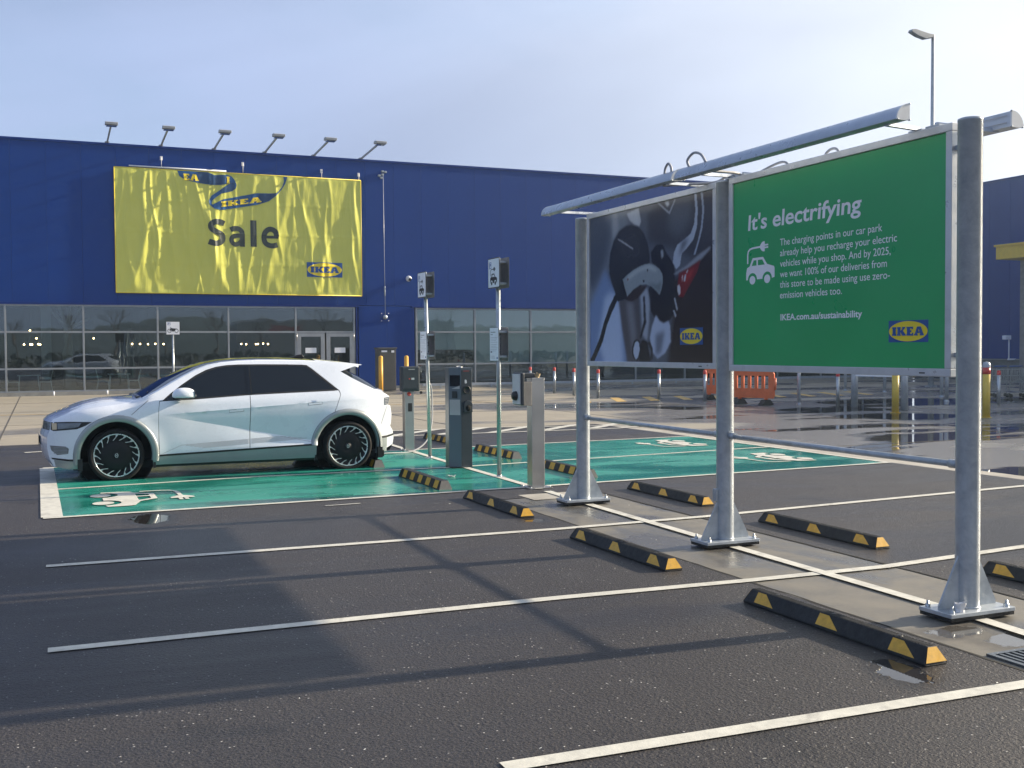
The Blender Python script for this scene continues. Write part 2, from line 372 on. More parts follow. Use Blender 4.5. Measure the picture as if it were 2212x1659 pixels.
def sheet(loops, mapf, grid=None, mb=None, smooth=True, cuts=()):
    """fill 2D loops (holes allowed), cut along a grid, map (u,v)->3D"""
    mb = mb or MB()
    pts = [p for l in loops for p in l]
    tris = tessellate_polygon([[Vector((x, y, 0)) for x, y in l] for l in loops])
    return sheet_tris(pts, tris, mapf, grid, mb, smooth, cuts)
def sheet_tris(pts, tris, mapf, grid=None, mb=None, smooth=True, cuts=()):
    mb = mb if mb is not None else MB()
    if grid:
        b = bmesh.new(); vs = [b.verts.new((x, y, 0)) for x, y in pts]
        for tr_ in tris:
            try: b.faces.new([vs[i] for i in tr_])
            except ValueError: pass
        xs = [p[0] for p in pts]; ys = [p[1] for p in pts]
        gx, gy = grid if isinstance(grid, tuple) else (grid, grid)
        for ax, lo, hi, g in ((0, min(xs), max(xs), gx), (1, min(ys), max(ys), gy)):
            k = math.floor(lo / g) + 1
            while k * g < hi:
                co = (k * g, 0, 0) if ax == 0 else (0, k * g, 0); no = (1, 0, 0) if ax == 0 else (0, 1, 0)
                bmesh.ops.bisect_plane(b, geom=b.verts[:] + b.edges[:] + b.faces[:], plane_co=co, plane_no=no, dist=1e-6); k += 1
        for (ax, ay, bx, by) in cuts:
            bmesh.ops.bisect_plane(b, geom=b.verts[:] + b.edges[:] + b.faces[:], plane_co=(ax, ay, 0), plane_no=(-(by - ay), bx - ax, 0), dist=1e-6)
        bmesh.ops.remove_doubles(b, verts=b.verts, dist=1e-5)
        for (ax, ay, bx, by) in cuts:
            L_ = math.hypot(bx - ax, by - ay); f_ = lambda c: abs((c.x - ax) * (by - ay) - (c.y - ay) * (bx - ax)) / L_ < 1e-4
            bmesh.ops.split_edges(b, edges=[e for e in b.edges if f_(e.verts[0].co) and f_(e.verts[1].co)])
        b.verts.index_update(); P_ = [(v.co.x, v.co.y) for v in b.verts]; Fc = [tuple(v.index for v in f.verts) for f in b.faces]; b.free()
    else: P_, Fc = pts, [tuple(t_) for t_ in tris]
    mb.add([mapf(u, v) for u, v in P_], Fc, smooth)
    return mb
def ell(cx, cy, rx, ry, n=40, a0=0, a1=2 * PI): return [(cx + rx * math.cos(a0 + (a1 - a0) * k / n), cy + ry * math.sin(a0 + (a1 - a0) * k / n)) for k in range(n)]
def stroke(pts, w):
    """2D polyline to outline polygon"""
    L, R = [], []
    for i, p in enumerate(pts):
        a = pts[max(0, i - 1)]; b = pts[min(len(pts) - 1, i + 1)]; d = Vector((b[0] - a[0], b[1] - a[1])).normalized(); ww = w[i] if isinstance(w, (list, tuple)) else w
        L.append((p[0] - d.y * ww / 2, p[1] + d.x * ww / 2)); R.append((p[0] + d.y * ww / 2, p[1] - d.x * ww / 2))
    return L + R[::-1]
def curve(pts, n=14):
    """Catmull-Rom"""
    P_ = [pts[0]] + list(pts) + [pts[-1]]; o = []
    for i in range(1, len(P_) - 2):
        p0, p1, p2, p3 = (np.array(q, float) for q in P_[i - 1:i + 3])
        for k in range(n):
            t_ = k / n; o.append(tuple(.5 * (2 * p1 + (p2 - p0) * t_ + (2 * p0 - 5 * p1 + 4 * p2 - p3) * t_ ** 2 + (3 * p1 - p0 - 3 * p2 + p3) * t_ ** 3)))
    return o + [tuple(pts[-1])]
def text2d(txt, bold=0., shear=0.):
    cu = bpy.data.curves.new('txt', 'FONT'); cu.body = txt; cu.offset = bold; cu.shear = shear; cu.resolution_u = 4; cu.fill_mode = 'FRONT'
    o = bpy.data.objects.new('txt', cu); COL.objects.link(o); bpy.context.view_layer.update()
    me = bpy.data.meshes.new_from_object(o.evaluated_get(bpy.context.evaluated_depsgraph_get()))
    pts = [(v.co.x, v.co.y) for v in me.vertices]; tris = [tuple(p.vertices) for p in me.polygons]
    bpy.data.objects.remove(o); bpy.data.meshes.remove(me); return pts, tris
def text_mesh(txt, u0, u1, vb, hx, mapf, bold=0, shear=0, grid=None):
    """fit text between u0 and u1 with baseline vb; hx is the height of a capital"""
    pts, tris = text2d(txt, bold, shear); x0 = min(p[0] for p in pts); x1 = max(p[0] for p in pts)
    sx_, sy_ = (u1 - u0) / (x1 - x0), hx / .72
    return sheet_tris([(u0 + (x - x0) * sx_, vb + y * sy_) for x, y in pts], tris, mapf, grid)
LET = {'I': (.50, [[(0, 0), (.5, 0), (.5, .2), (.44, .2), (.44, .8), (.5, .8), (.5, 1), (0, 1), (0, .8), (.06, .8), (.06, .2), (0, .2)]]),
 'K': (1.05, [[(0, 0), (.46, 0), (.46, .18), (.42, .18), (.42, .42), (.62, 0), (1.05, 0), (1.05, .18), (.98, .18), (.72, .58), (.92, .82), (1, .82), (1, 1), (.6, 1), (.6, .82), (.66, .82), (.42, .55), (.42, .82), (.46, .82), (.46, 1), (0, 1), (0, .82), (.06, .82), (.06, .18), (0, .18)]]),
 'E': (.82, [[(0, 0), (.8, 0), (.8, .32), (.66, .32), (.62, .2), (.44, .2), (.44, .4), (.6, .4), (.6, .6), (.44, .6), (.44, .8), (.6, .8), (.64, .7), (.78, .7), (.78, 1), (0, 1), (0, .82), (.06, .82), (.06, .18), (0, .18)]]),
 'A': (1.12, [[(0, 0), (.42, 0), (.42, .16), (.37, .16), (.41, .28), (.66, .28), (.70, .16), (.64, .16), (.64, 0), (1.12, 0), (1.12, .18), (1.05, .18), (.78, 1), (.34, 1), (.07, .18), (0, .18)], [(.45, .46), (.61, .46), (.53, .74)]])}
def letters(word, u0, u1, v0, v1, mapf, grid=None, skew=0.):
    mb = MB(); tot = sum(LET[c][0] for c in word) + .08 * (len(word) - 1); s_ = (u1 - u0) / tot; x = u0
    for c in word:
        w, loops = LET[c]
        sheet([[(x + p[0] * s_, v0 + p[1] * (v1 - v0) + skew * (x + p[0] * s_ - u0)) for p in l] for l in loops], mapf, grid, mb, False); x += (w + .08) * s_
    return mb
def ev_icon(mapf, kind='front', grid=None):
    """charging car pictogram in a 1 x 1.35 box: returns mesh; u right, v up"""
    mb = MB(); a = lambda loops: sheet(loops, mapf, grid, mb, False)
    body = [(.0, .10), (.0, .28), (.035, .40), (.12, .43), (.235, .63), (.605, .63), (.74, .45), (.98, .38), (1.0, .33), (1.0, .12), (.86, .09)]
    arc = lambda cx: [(cx + .165 * math.cos(t_), .10 + .165 * math.sin(t_)) for t_ in [PI * k / 10 for k in range(11)]]
    body = [(.0, .10), (.0, .28), (.035, .40), (.12, .43), (.235, .63), (.605, .63), (.74, .45), (.98, .38), (1.0, .33), (1.0, .12)] + arc(.745) + arc(.225)
    w1 = [(.20, .44), (.275, .57), (.37, .57), (.37, .44)]; w2 = [(.42, .44), (.42, .57), (.575, .57), (.66, .44)]
    a([body, w1, w2]); a([ell(.745, .09, .105, .105, 24)]); a([ell(.225, .09, .105, .105, 24)])
    a([stroke([(.055, .50), (.055, .72), (.075, .80), (.13, .85), (.22, .87), (.50, .88)], .045)])
    a([[(.50, .84), (.50, .92), (.56, .98)] + [(.60, 1.0), (.66, 1.0), (.66, .76), (.60, .76), (.56, .78)]])
    a([[(.655, .93), (.78, .93), (.78, .89), (.655, .89)]]); a([[(.655, .87), (.78, .87), (.78, .83), (.655, .83)]])
    return mb
def logo(parent, u0, u1, v0, v1, mp_, grid=None, name='logo'):
    """mp_(u,v,lift): blue rectangle, yellow ellipse, slab letters"""
    L = obj(name, sheet([[(u0, v0), (u1, v0), (u1, v1), (u0, v1)]], lambda u, v: mp_(u, v, 1), grid), 'logo_blue', parent, recalc=False)
    cx, cy, w, h = (u0 + u1) / 2, (v0 + v1) / 2, u1 - u0, v1 - v0
    obj('logo_oval', sheet([ell(cx, cy, w * .485, h * .46, 48)], lambda u, v: mp_(u, v, 2), grid), 'logo_yellow', L, recalc=False)
    obj('logo_lettering', letters('IKEA', cx - w * .40, cx + w * .40, cy - h * .20, cy + h * .20, lambda u, v: mp_(u, v, 3), grid), 'logo_blue', L, recalc=False)
    return L
# ------------------------------------------------------------------ the ground
def flat(name, loops, z, mat, grid=None, **k): return struct(name, sheet(loops, lambda u, v: (u, v, z), grid, None, False), mat, recalc=False, **k)
R4 = lambda x0, x1, y0, y1: [(x0, y0), (x1, y0), (x1, y1), (x0, y1)]
flat('ground', [R4(-900, 900, -900, 900)], -.012, pm('far ground', (.09, .09, .075), .9, var=.3, vs=.02))
flat('concrete_apron', [R4(-60, 43.6, 21.9, 45.9)], -.004, 'concrete')
flat('concrete_forecourt', [R4(11.75, 43.6, -30, 21.9)], -.004, 'concrete')
flat('kerb_strip', [R4(11.42, 11.75, -30, 21.9)], -.002, 'kerb')
flat('car_park_asphalt', [[(-60, -40), (4.69, -40), (4.69, 11.36), (6.03, 11.5), (6.03, -40), (11.42, -40), (11.42, 21.9), (-60, 21.9)]], 0, 'asphalt')
flat('drain_strip', [[(4.70, -40), (6.02, -40), (6.02, 11.48), (4.70, 11.34)]], -.003, 'drain')
for x_, nm_ in ((4.694, 3.3), (6.026, 8.8)):                   # open joint between asphalt and drain strip
    pj = [(x_ + .012 * noise.noise(Vector((k * .31, nm_, 0))) + .006 * noise.noise(Vector((k * 1.7, nm_, 2))), -6 + k * .1) for k in range(174)]
    flat('open_joint', [stroke(pj, [.020 + .014 * noise.noise(Vector((k * .9, nm_, 5))) for k in range(174)])], .0022, 'gap')
flat('concrete_footing', [R4(5.05, 5.9, 11.15, 11.62)], .003, 'kerb')
# slab joints in the apron: real thin recessed strips of dark sealant
mb = MB()
for x in np.arange(-10, 43, 4.6): mb.box(x, x + .03, 21.9, 45.9, -.004, .000)
for y in (27.8, 33.7, 39.6): mb.box(-60, 43.6, y, y + .03, -.004, .0004)
for y in (3.0, 9.0, 15.0): mb.box(11.75, 43.6, y, y + .03, -.004, .0002)
for x in (17.4, 23.2, 29): mb.box(x, x + .03, -30, 21.9, -.004, .0006)
struct('slab_joint', mb, pm('joint sealant', (.06, .055, .05), .8))
# faint patched seams in the asphalt
# painted lines
def line(name, pts, w, z=.008, mat='road_white'): return flat(name, [stroke(pts, w)], z, mat)
G1, G2 = .0, 11.35
line('bay_line', [(1.69, 4.05), (4.69, 3.98), (6.2, 3.97), (11.4, 4.2)], .10, .007)
line('bay_line', [(0, 6.71), (3.2, 6.68), (4.74, 6.60), (5.94, 6.58), (7.59, 6.75), (11.4, 7.1)], .10, .007)
line('bay_line', [(0, 9.37), (4.43, 9.25), (6.04, 9.30), (11.4, 9.73)], .10, .007)
line('bay_line', [(1.69 - 1.7, 1.30), (6.2, 1.25), (11.4, 1.4)], .10, .007)
line('bay_line', [(5.49, 11.75), (5.43, 10.47), (5.38, 7.95), (5.34, 5.43), (5.27, 4.4), (5.2, 1.0), (5.1, -6)], .10, .0105)
gy0, gy1, gy2 = 12.08, 14.68, 17.32
flat('green_bay', [[(.06, gy0), (5.5, 12.22), (11.3, 12.52), (11.33, 17.85), (6.2, 17.62), (.05, gy2)]], .004, 'green_paint')
line('bay_line', [(-.02, gy0), (5.52, 12.22), (11.36, 12.50)], .09, .0085)
line('bay_line', [(.05, 14.55), (2.57, 14.82), (5.42, 14.75), (11.3, 15.35)], .09, .0085)
line('bay_line', [(-.02, gy2), (6.2, 17.66), (11.36, 17.92)], .09, .0085)
flat('bay_line', [[(-.04, gy0 + .04), (.17, gy0 + .05), (.13, gy2 - .05), (-.06, gy2 - .05)]], .0095, 'road_white')
line('bay_line', [(11.34, 12.55), (11.36, 17.88)], .08, .0095)
line('bay_line', [(5.50, 12.0), (5.55, 14.7), (5.68, 18.6), (5.85, 21.9)], .10, .0105)
line('painted_dash', [(2.8, 11.70), (3.2, 11.72)], .035, .009, 'road_white')
line('bay_line', [(-.3, 20.15), (.15, 20.25)], .12, .007)
# charging pictograms
for nm, o, ru, rv in (('f', (.50, 13.92), (0, -1.30), (1.10, 0)), ('b', (10.72, 13.20), (0, 1.30), (-1.05, 0)), ('c', (10.68, 16.02), (0, 1.35), (-1.05, 0))):
    mb = ev_icon(lambda u, v: (o[0] + u * ru[0] + v * rv[0], o[1] + u * ru[1] + v * rv[1], .0125))
    struct('charging_pictogram', mb, 'road_white', recalc=False)
# hatched box
line('hatch_line', [(5.9, 22.0), (8.9, 21.95), (12.3, 20.9)], .12, .007); line('hatch_line', [(5.9, 20.6), (11.2, 20.42), (12.4, 20.86)], .12, .007)
for k in range(6):
    x = 4.9 + k * 1.12; flat('hatch_stripe', [[(x, 20.62), (x + .32, 20.62), (x + 1.75, 21.9), (x + 1.43, 21.9)]], .0055, 'road_white')
line('yellow_line', [(-14, 33.4), (0, 32.4), (14.6, 32.6)], .10, .003, 'road_yellow')
for k in range(10): flat('yellow_hatch', [[(15.5 + k * 1.25, 30.6), (15.85 + k * 1.25, 30.6), (17.0 + k * 1.25, 33.2), (16.65 + k * 1.25, 33.2)]], .003, 'road_yellow')
# drain grate let into the strip edge
t_ = thing('drain_grate', 'small metal drain grate set in the concrete strip near the nearest billboard post', 'drain grate', (4.98, 4.22, .0))
mb = MB(); mb.box(4.74, 5.24, 3.98, 4.46, -.010, -.001); part('grate_recess', mb, 'black_trim', t_)
mb = MB()
for a in ((4.74, 4.77, 3.98, 4.46), (5.21, 5.24, 3.98, 4.46), (4.77, 5.21, 3.98, 4.01), (4.77, 5.21, 4.43, 4.46), (4.77, 5.21, 4.205, 4.235)): mb.box(*a, -.002, .010)
part('grate_frame', mb, 'steel_dark', t_)
for k in range(9):
    for y0, y1 in ((4.01, 4.205), (4.235, 4.43)):
        mb = MB().box(4.80 + k * .047, 4.818 + k * .047, y0, y1, -.002, .008); part('grate_bar', mb, 'steel_dark', t_)
# tiny litter: leaf scraps and chips
mb = MB(); rr = random.Random(11)
for k in range(90):
    x, y = rr.uniform(-.5, 8), rr.uniform(2.6, 13.5); a = rr.uniform(0, 6.3); s_ = rr.uniform(.004, .013); 
    q = [(x + s_ * math.cos(a + b) * (1 if i % 2 else .45), y + s_ * math.sin(a + b) * (1 if i % 2 else .45), .013 + .004 * rr.random()) for i, b in enumerate((0, 1.4, 3.1, 4.6))]
    mb.add(q, [(0, 1, 2, 3)])
o = obj('litter', mb, pm('pale chips', (.6, .6, .55), .7), None, recalc=False); o['kind'] = 'stuff'

# ------------------------------------------------------------------ the store building
FY = 46.2; TOP = 9.82
store = thing('store_building', 'large blue clad store with glazed ground floor and roof floodlights behind the car park', 'building', (16, FY, 0))
mb = MB(); mb.box(-60, -8.62, FY, FY + .25, 3.62, TOP); part('wall', mb, 'blue_wall', store)
PWD = 1.27
pmesh = {}
def panel(x0, x1, z0, z1, y=FY):
    key = (round(x1 - x0, 3), z0, z1)
    if key not in pmesh:
        o = obj('wall_panel', MB().box(x0 + .003, x1 - .003, y, y + .22, z0, z1), 'blue_wall', store, bevel=.0015); pmesh[key] = (o, x0)
    else:
        s_, sx0 = pmesh[key]; o = s_.copy(); COL.objects.link(o); o.location = (s_.location.x + x0 - sx0, 0, 0)
x = -8.62
while x < 43.5:
    x1 = min(x + PWD, 43.6); panel(x, x1, 3.62, TOP); x = x1
panel(12.62, 13.89, .12, 3.60); panel(13.89, 15.16, .12, 3.60)
part('backing_wall', MB().box(-60, 43.6, FY + .24, FY + .40, 3.62, TOP - .02), 'blue_trim', store)
part('wall', MB().box(12.62, 15.16, FY + .24, FY + .40, .02, 3.6), 'blue_trim', store)
part('coping', MB().box(-60, 43.6, FY - .04, FY + .45, TOP, TOP + .10), 'blue_trim', store, bevel=.01)
part('roof', MB().box(-60, 70, FY + .45, FY + 60, TOP - .4, TOP - .25), 'sign_grey', store)
# reveals over the window bands
mb = MB(); mb.box(-60, 12.62, FY - .05, FY + .12, 3.545, 3.615); mb.box(15.0, 43.6, FY - .09, FY + .12, 3.55, 3.617); part('window_flashing', mb, 'blue_trim', store)
mb = MB(); mb.box(12.50, 12.56, FY - .03, FY + .1, .12, 3.54); part('flashing', mb, 'blue_trim', store)
mb = MB(); mb.box(-60, 12.6, FY - .02, FY + .3, -.02, .13); mb.box(15.16, 43.6, FY - .02, FY + .3, -.02, .13); mb.box(12.6, 15.16, FY + .01, FY + .3, -.02, .118); part('plinth', mb, 'kerb', store)
def bay(x0, x1, blinds=(), door=False, low=True):
    fr = MB(); d0, d1 = FY - .015, FY + .10
    fr.box(x0 - .035, x0 + .035, d0, d1, .13, 3.54)
    for z in (2.47, 1.04): fr.box(x0 + .035, x1 - .035, d0 + .005, d1, z - .035, z + .035) if not (door and z == 1.04) else None
    fr.box(x0 + .035, x1 - .035, d0 + .005, d1, 3.48, 3.54); fr.box(x0 + .035, x1 - .035, d0 + .005, d1, .13, .19)
    w = part('window', fr, 'alu', store, bevel=.004)
    zs = ((.19, 1.005), (1.075, 2.435), (2.505, 3.48))
    if door: zs = zs[2:]
    for z0, z1 in zs: obj('pane', MB().box(x0 + .035, x1 - .035, FY + .03, FY + .042, z0, z1), 'glass', w)
    for z0, z1 in blinds: obj('blind', MB().box(x0 + .05, x1 - .05, FY + .12, FY + .135, z0, z1), 'blind', w)
for k in range(-9, 4): bay(-1.27 + 2.79 * k, -1.27 + 2.79 * (k + 1))
bay(9.89, 12.42, door=True)
part('window_post', MB().box(12.385, 12.455, FY - .02, FY + .1, .13, 3.54), 'alu', store)
for i, x0 in enumerate((9.93, 11.19)):
    x1 = x0 + 1.19; mb = MB()
    mb.box(x0, x0 + .17, FY - .025, FY + .06, .15, 2.42); mb.box(x1 - .17, x1, FY - .025, FY + .06, .15, 2.42)
    mb.box(x0 + .17, x1 - .17, FY - .025, FY + .06, 2.27, 2.42); mb.box(x0 + .17, x1 - .17, FY - .025, FY + .06, .15, .36)
    d = part('door', mb, 'alu', store, bevel=.005)
    obj('pane', MB().box(x0 + .17, x1 - .17, FY + .01, FY + .02, .36, 2.27), 'glass', d)
    obj('notice', MB().box(x0 + .36, x0 + .83, FY + .0, FY + .006, 1.58, 1.80), 'sign_white', d)
    hx = x0 - .02 if i == 0 else x1 + .0
    obj('handle', MB().tube([(hx + .01, FY - .06, 2.1), (hx + .01, FY - .06, 2.42)], .018, 8), 'steel', d)
for k in range(10):
    x0 = 15.25 + 2.77 * k
    bay(x0, x0 + 2.77, ((2.5, 3.46), (1.68, 2.44)) if k == 0 else ((2.5, 3.46), (1.08, 2.44)))
part('window_post', MB().box(15.19, 15.215, FY - .06, FY + .1, .13, 3.54), 'alu', store)
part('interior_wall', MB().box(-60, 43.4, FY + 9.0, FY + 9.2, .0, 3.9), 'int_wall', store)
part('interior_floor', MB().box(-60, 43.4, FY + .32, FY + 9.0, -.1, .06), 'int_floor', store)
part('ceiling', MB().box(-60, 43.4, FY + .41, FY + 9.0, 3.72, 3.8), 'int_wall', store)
part('wall', MB().box(42.99, 43.59, FY + .02, FY + .41, -.02, 3.615), 'blue_trim', store)
part('partition', MB().box(43.3, 43.45, FY + .41, FY + 9.0, .0, 3.72), 'int_wall', store)
part('column', MB().box(-.02, .36, FY + .9, FY + 1.25, .06, 3.71), pm('interior column', (.22, .25, .25), .7), store)
mb = MB()
mb.tube([(1.02, FY + 1.2, .06), (1.00, FY + 1.2, .9), (.94, FY + 1.2, 1.6), (1.0, FY + 1.2, 2.0), (.97, FY + 1.2, 2.7)], [.27, .2, .21, .15, .17], 14)
for dx, dz in ((-.75, .95), (-.35, 1.0), (.1, 1.0), (.5, .9), (.85, .45)): mb.tube([(.97, FY + 1.2, 2.6), (.97 + dx, FY + 1.2 + .2 * dx, 2.6 + dz)], [.09, .05], 8)
tree_ = obj('tree_column', mb, 'timber', None); tree_['label'] = 'pale tree shaped plaster column with branches inside the cafe window left of the motorcycle sign'; tree_['category'] = 'column'
# round fixed rail stubs along the kerb
for x in (.4, 2.35): part('rail_stub', MB().tube([(x, FY - .25, 0), (x, FY - .25, .16)], .03, 8), 'sign_white', store)
mb = MB(); mb.bar((15.2, FY - .9, .16), (43, FY - .9, .16), .05, .10)
for x in np.arange(16, 43, 2.4): mb.box(x, x + .06, FY - .93, FY - .87, 0, .14)
mb2 = obj('kerb_rail', mb, 'galv', None); mb2['label'] = 'low grey steel rail running in front of the right hand windows'; mb2['category'] = 'rail'

# wing closing the forecourt on the right
wing = thing('store_wing', 'dark blue wing of the store in shade at the right edge', 'building', (43.6, 30, 0))
WX = 43.6
w0 = None
for k in range(27):
    y1 = 46.1 - k * 1.27; y0 = y1 - 1.27
    if w0 is None: w0 = obj('wall_panel', MB().box(WX, WX + .22, y0 + .006, y1 - .006, 1.06, TOP), 'blue_wall', wing, bevel=.004)
    else: c = w0.copy(); COL.objects.link(c); c.location = (w0.location.x, -k * 1.27, 0)
part('coping', MB().box(WX - .04, WX + .5, 11.8, 46.1, TOP, TOP + .1), 'blue_trim', wing)
part('wall', MB().box(WX + .03, WX + .3, 11.8, 46.1, -.02, 1.055), pm('grey base wall', (.14, .145, .15), .8), wing)
part('base_flashing', MB().box(WX - .05, WX + .03, 11.8, 46.1, 1.0, 1.05), 'alu', wing)
part('roof', MB().box(WX + .22, WX + 60, 11.8, FY + .4, TOP - .4, TOP - .2), 'sign_grey', wing)
part('side_wall', MB().box(WX + .3, WX + 60, 11.8, 12.1, -.02, TOP), 'blue_wall', wing)
can = thing('entrance_canopy', 'yellow canopy beam on a grey post beside the dark blue wing', 'canopy', (33.3, 29.8, 0))
part('beam', MB().box(31.95, 33.1, 22.0, 29.76, 4.83, 5.29), 'yellow', can, bevel=.01)
part('beam_cap', MB().box(31.90, 33.15, 21.95, 29.81, 5.29, 5.36), 'yellow', can)
part('soffit', MB().box(33.1, 39, 22.0, 29.76, 4.95, 5.2), 'sign_grey', can)
part('post', MB().box(33.16, 33.42, 29.5, 29.76, 0, 4.95), 'sign_grey', can)
# roof floodlights
def floodlight(x, label):
    t_ = thing('roof_floodlight', label, 'floodlight', (x, FY, TOP + .1), 'floodlights along the store roof edge')
    part('mount', MB().box(x - .08, x + .08, FY - .02, FY + .2, TOP + .1, TOP + .16), 'floodlight', t_)
    part('arm', MB().bar((x, FY + .1, TOP + .12), (x, FY - 2.8, TOP + .30), .055, .07), 'floodlight', t_)
    part('head', MB().prism([(0, 0), (.42, -.03), (.42, .06), (.22, .11), (0, .11)], lambda u, v: (x - .22, FY - 2.7 - u, TOP + .26 + v), lambda u, v: (x + .22, FY - 2.7 - u, TOP + .26 + v)), 'floodlight', t_, bevel=.01)
    part('lens', MB().box(x - .18, x + .18, FY - 3.06, FY - 2.76, TOP + .20, TOP + .225), 'lamp_lens', t_)
    return t_
fl = None
FLN = ['first roof floodlight from the left, above the left edge of the yellow banner', 'second roof floodlight from the left end of the row', 'third roof floodlight from the left, above the ribbon print',
       'fourth roof floodlight from the left end of the row', 'fifth roof floodlight, next to the last on the right', 'rightmost of the six roof floodlights, above the banner right edge']
for k, (x, lb) in enumerate(zip((2.52, 4.55, 6.63, 8.69, 10.75, 12.81), FLN)):
    if fl is None: fl = floodlight(x, lb)
    else: dup(fl, (x, FY, TOP + .1), lb)
# little cable brackets over the banner
b0 = None
for k, (x, z) in enumerate(((4.55, 9.42), (7.77, 9.38), (11.06, 9.28), (12.68, 9.22))):
    lb = ['white cable bracket over the left part of the banner', 'white cable bracket over the middle of the banner', 'white cable bracket right of the banner middle', 'white cable bracket over the banner right corner'][k]
    if b0 is None:
        b0 = thing('cable_bracket', lb, 'bracket', (x, FY, z), 'brackets above the banner')
        part('plate', MB().box(x - .05, x + .05, FY - .03, FY - .001, z - .06, z + .10), 'white_plastic', b0, bevel=.01); part('hook', MB().tube([(x, FY - .05, z + .05), (x, FY - .07, z - .1), (x, FY - .04, z - .34)], .014, 6), 'white_plastic', b0)
    else: dup(b0, (x, FY, z), lb)
o = obj('banner_rail', MB().tube([(3.31, FY - .06, 9.07), (7.09, FY - .06, 9.06)], .03, 8), 'sign_white', None); o['label'] = 'thin white rail along the top left of the yellow banner'; o['category'] = 'rail'
t_ = thing('cable_anchor', 'vertical steel cable with bracket and round end plate on blue wall beside the banner', 'cable', (13.78, FY, 3.1))
mb = MB()
for dx, dz in ((-.15, -.05), (0, .0), (.13, .12), (.0, .14), (-.05, -.14)): mb.box(13.74 + dx - .05, 13.74 + dx + .05, FY - .1, FY - .001, 9.3 + dz - .04, 9.3 + dz + .04)
part('bracket', mb, 'galv', t_, bevel=.008)
part('cable', MB().tube([(13.76, FY - .08, 9.3), (13.78, FY - .07, 6.2), (13.80, FY - .07, 3.15)], .011, 6), 'galv', t_)
part('turnbuckle', MB().lathe([(.0, -.22), (.03, -.2), (.035, .2), (0, .22)], (13.79, FY - .07, 4.25), n=10), 'galv', t_)
part('plate', MB().box(13.6, 14.0, FY - .02, FY - .001, 2.92, 3.32), 'blue_trim', t_)
part('eye', MB().lathe([(0, -.12), (.09, -.1), (.1, -.02), (.1, 0)], (13.80, FY - .02, 3.12), 'y', 16), 'galv', t_)
for k, (dx, dz) in enumerate(((-.16, -.16), (.16, -.16), (-.16, .16), (.16, .16))): part('bolt', MB().lathe([(0, -.03), (.018, -.025), (.018, 0)], (13.8 + dx, FY - .02, 3.12 + dz), 'y', 8), 'sign_white', t_)
t_ = thing('security_camera', 'white dome security camera on the blue wall', 'camera', (14.9, FY, 4.82))
part('housing', MB().lathe([(0, -.16), (.06, -.15), (.11, -.10), (.125, -.03), (.13, 0)], (14.9, FY, 4.82), 'y', 20), 'white_plastic', t_)
part('dome', MB().lathe([(0, -.20), (.04, -.19), (.07, -.15), (.075, -.12)], (14.92, FY, 4.78), 'y', 16), 'car_glass', t_)
# service cabinet and ochre bollards
t_ = thing('service_cabinet', 'tall dark grey service cabinet standing against the blue wall', 'cabinet', (12.92, 43.2, 0))
part('body', MB().box(12.56, 13.30, 43.0, 43.5, .02, 1.72), 'cabinet', t_, bevel=.008)
part('lid', MB().box(12.52, 13.34, 42.96, 43.54, 1.722, 1.79), 'cabinet', t_, bevel=.008)
part('door', MB().box(12.60, 13.26, 42.985, 42.999, .08, 1.68), 'cabinet', t_, bevel=.004)
part('sticker', MB().box(12.68, 12.92, 42.978, 42.984, 1.60, 1.67), 'sign_white', t_); part('sticker', MB().box(13.10, 13.22, 42.978, 42.984, 1.58, 1.67), 'sign_white', t_)
def ochre(x, y, label, g='ochre bollards by the service cabinet'):
    t_ = thing('bollard', label, 'bollard', (x, y, 0), g)
    part('post', MB().tube([(x, y, 0), (x, y, 1.40)], .085, 20), 'ochre', t_)
    part('cap', MB().lathe([(0, 1.47), (.04, 1.46), (.075, 1.435), (.088, 1.40)], (x, y, 0), n=20), 'ochre', t_); return t_
o = ochre(12.06, 41.0, 'ochre bollard left of the service cabinet'); dup(o, (13.10, 41.0, 0), 'ochre bollard right of the cabinet, behind the leftmost charger')

# cafe furniture behind the glass
def cafe_table(x, y, label):
    t_ = thing('cafe_table', label, 'table', (x, y, .06), 'cafe tables behind the left windows')
    part('tabletop', MB().box(x - .42, x + .42, y - .3, y + .3, .76, .80), 'furn', t_, bevel=.005)
    for sx_ in (-1, 1):
        for sy_ in (-1, 1): part('leg', MB().bar((x + sx_ * .33, y + sy_ * .24, .76), (x + sx_ * .38, y + sy_ * .27, .06), .035), 'furn', t_)
    return t_
def cafe_chair(x, y, d, label):
    t_ = thing('cafe_chair', label, 'chair', (x, y, .06), 'cafe chairs behind the left windows')
    part('seat', MB().box(x - .21, x + .21, y - .2, y + .2, .50, .53), 'furn', t_, bevel=.005)
    part('backrest', MB().bar((x - d * .24, y, .78), (x - d * .27, y, .98), .02, .36, (0, 1, 0)), 'furn', t_)
    for sy_ in (-1, 1):
        part('leg', MB().bar((x - d * .27, y + sy_ * .17, .95), (x - d * .17, y + sy_ * .17, .50), .028), 'furn', t_)
        part('leg', MB().bar((x - d * .19, y + sy_ * .18, .50), (x - d * .26, y + sy_ * .18, .06), .028), 'furn', t_)
        part('leg', MB().bar((x + d * .19, y + sy_ * .18, .50), (x + d * .22, y + sy_ * .18, .06), .028), 'furn', t_)
    return t_
ty = FY + .75
tb = cafe_table(-.48, ty, 'pale cafe table behind the leftmost window'); dup(tb, (2.85, ty, .06), 'pale cafe table behind the second window, above the car bonnet')
c0 = cafe_chair(-1.05, ty, 1, 'pale cafe chair left of the leftmost table'); dup(c0, (2.25, ty, .06), 'pale cafe chair left of the table above the car bonnet')
c1 = cafe_chair(.12, ty, -1, 'pale cafe chair right of the leftmost table'); dup(c1, (3.42, ty, .06), 'pale cafe chair right of the table above the car bonnet')
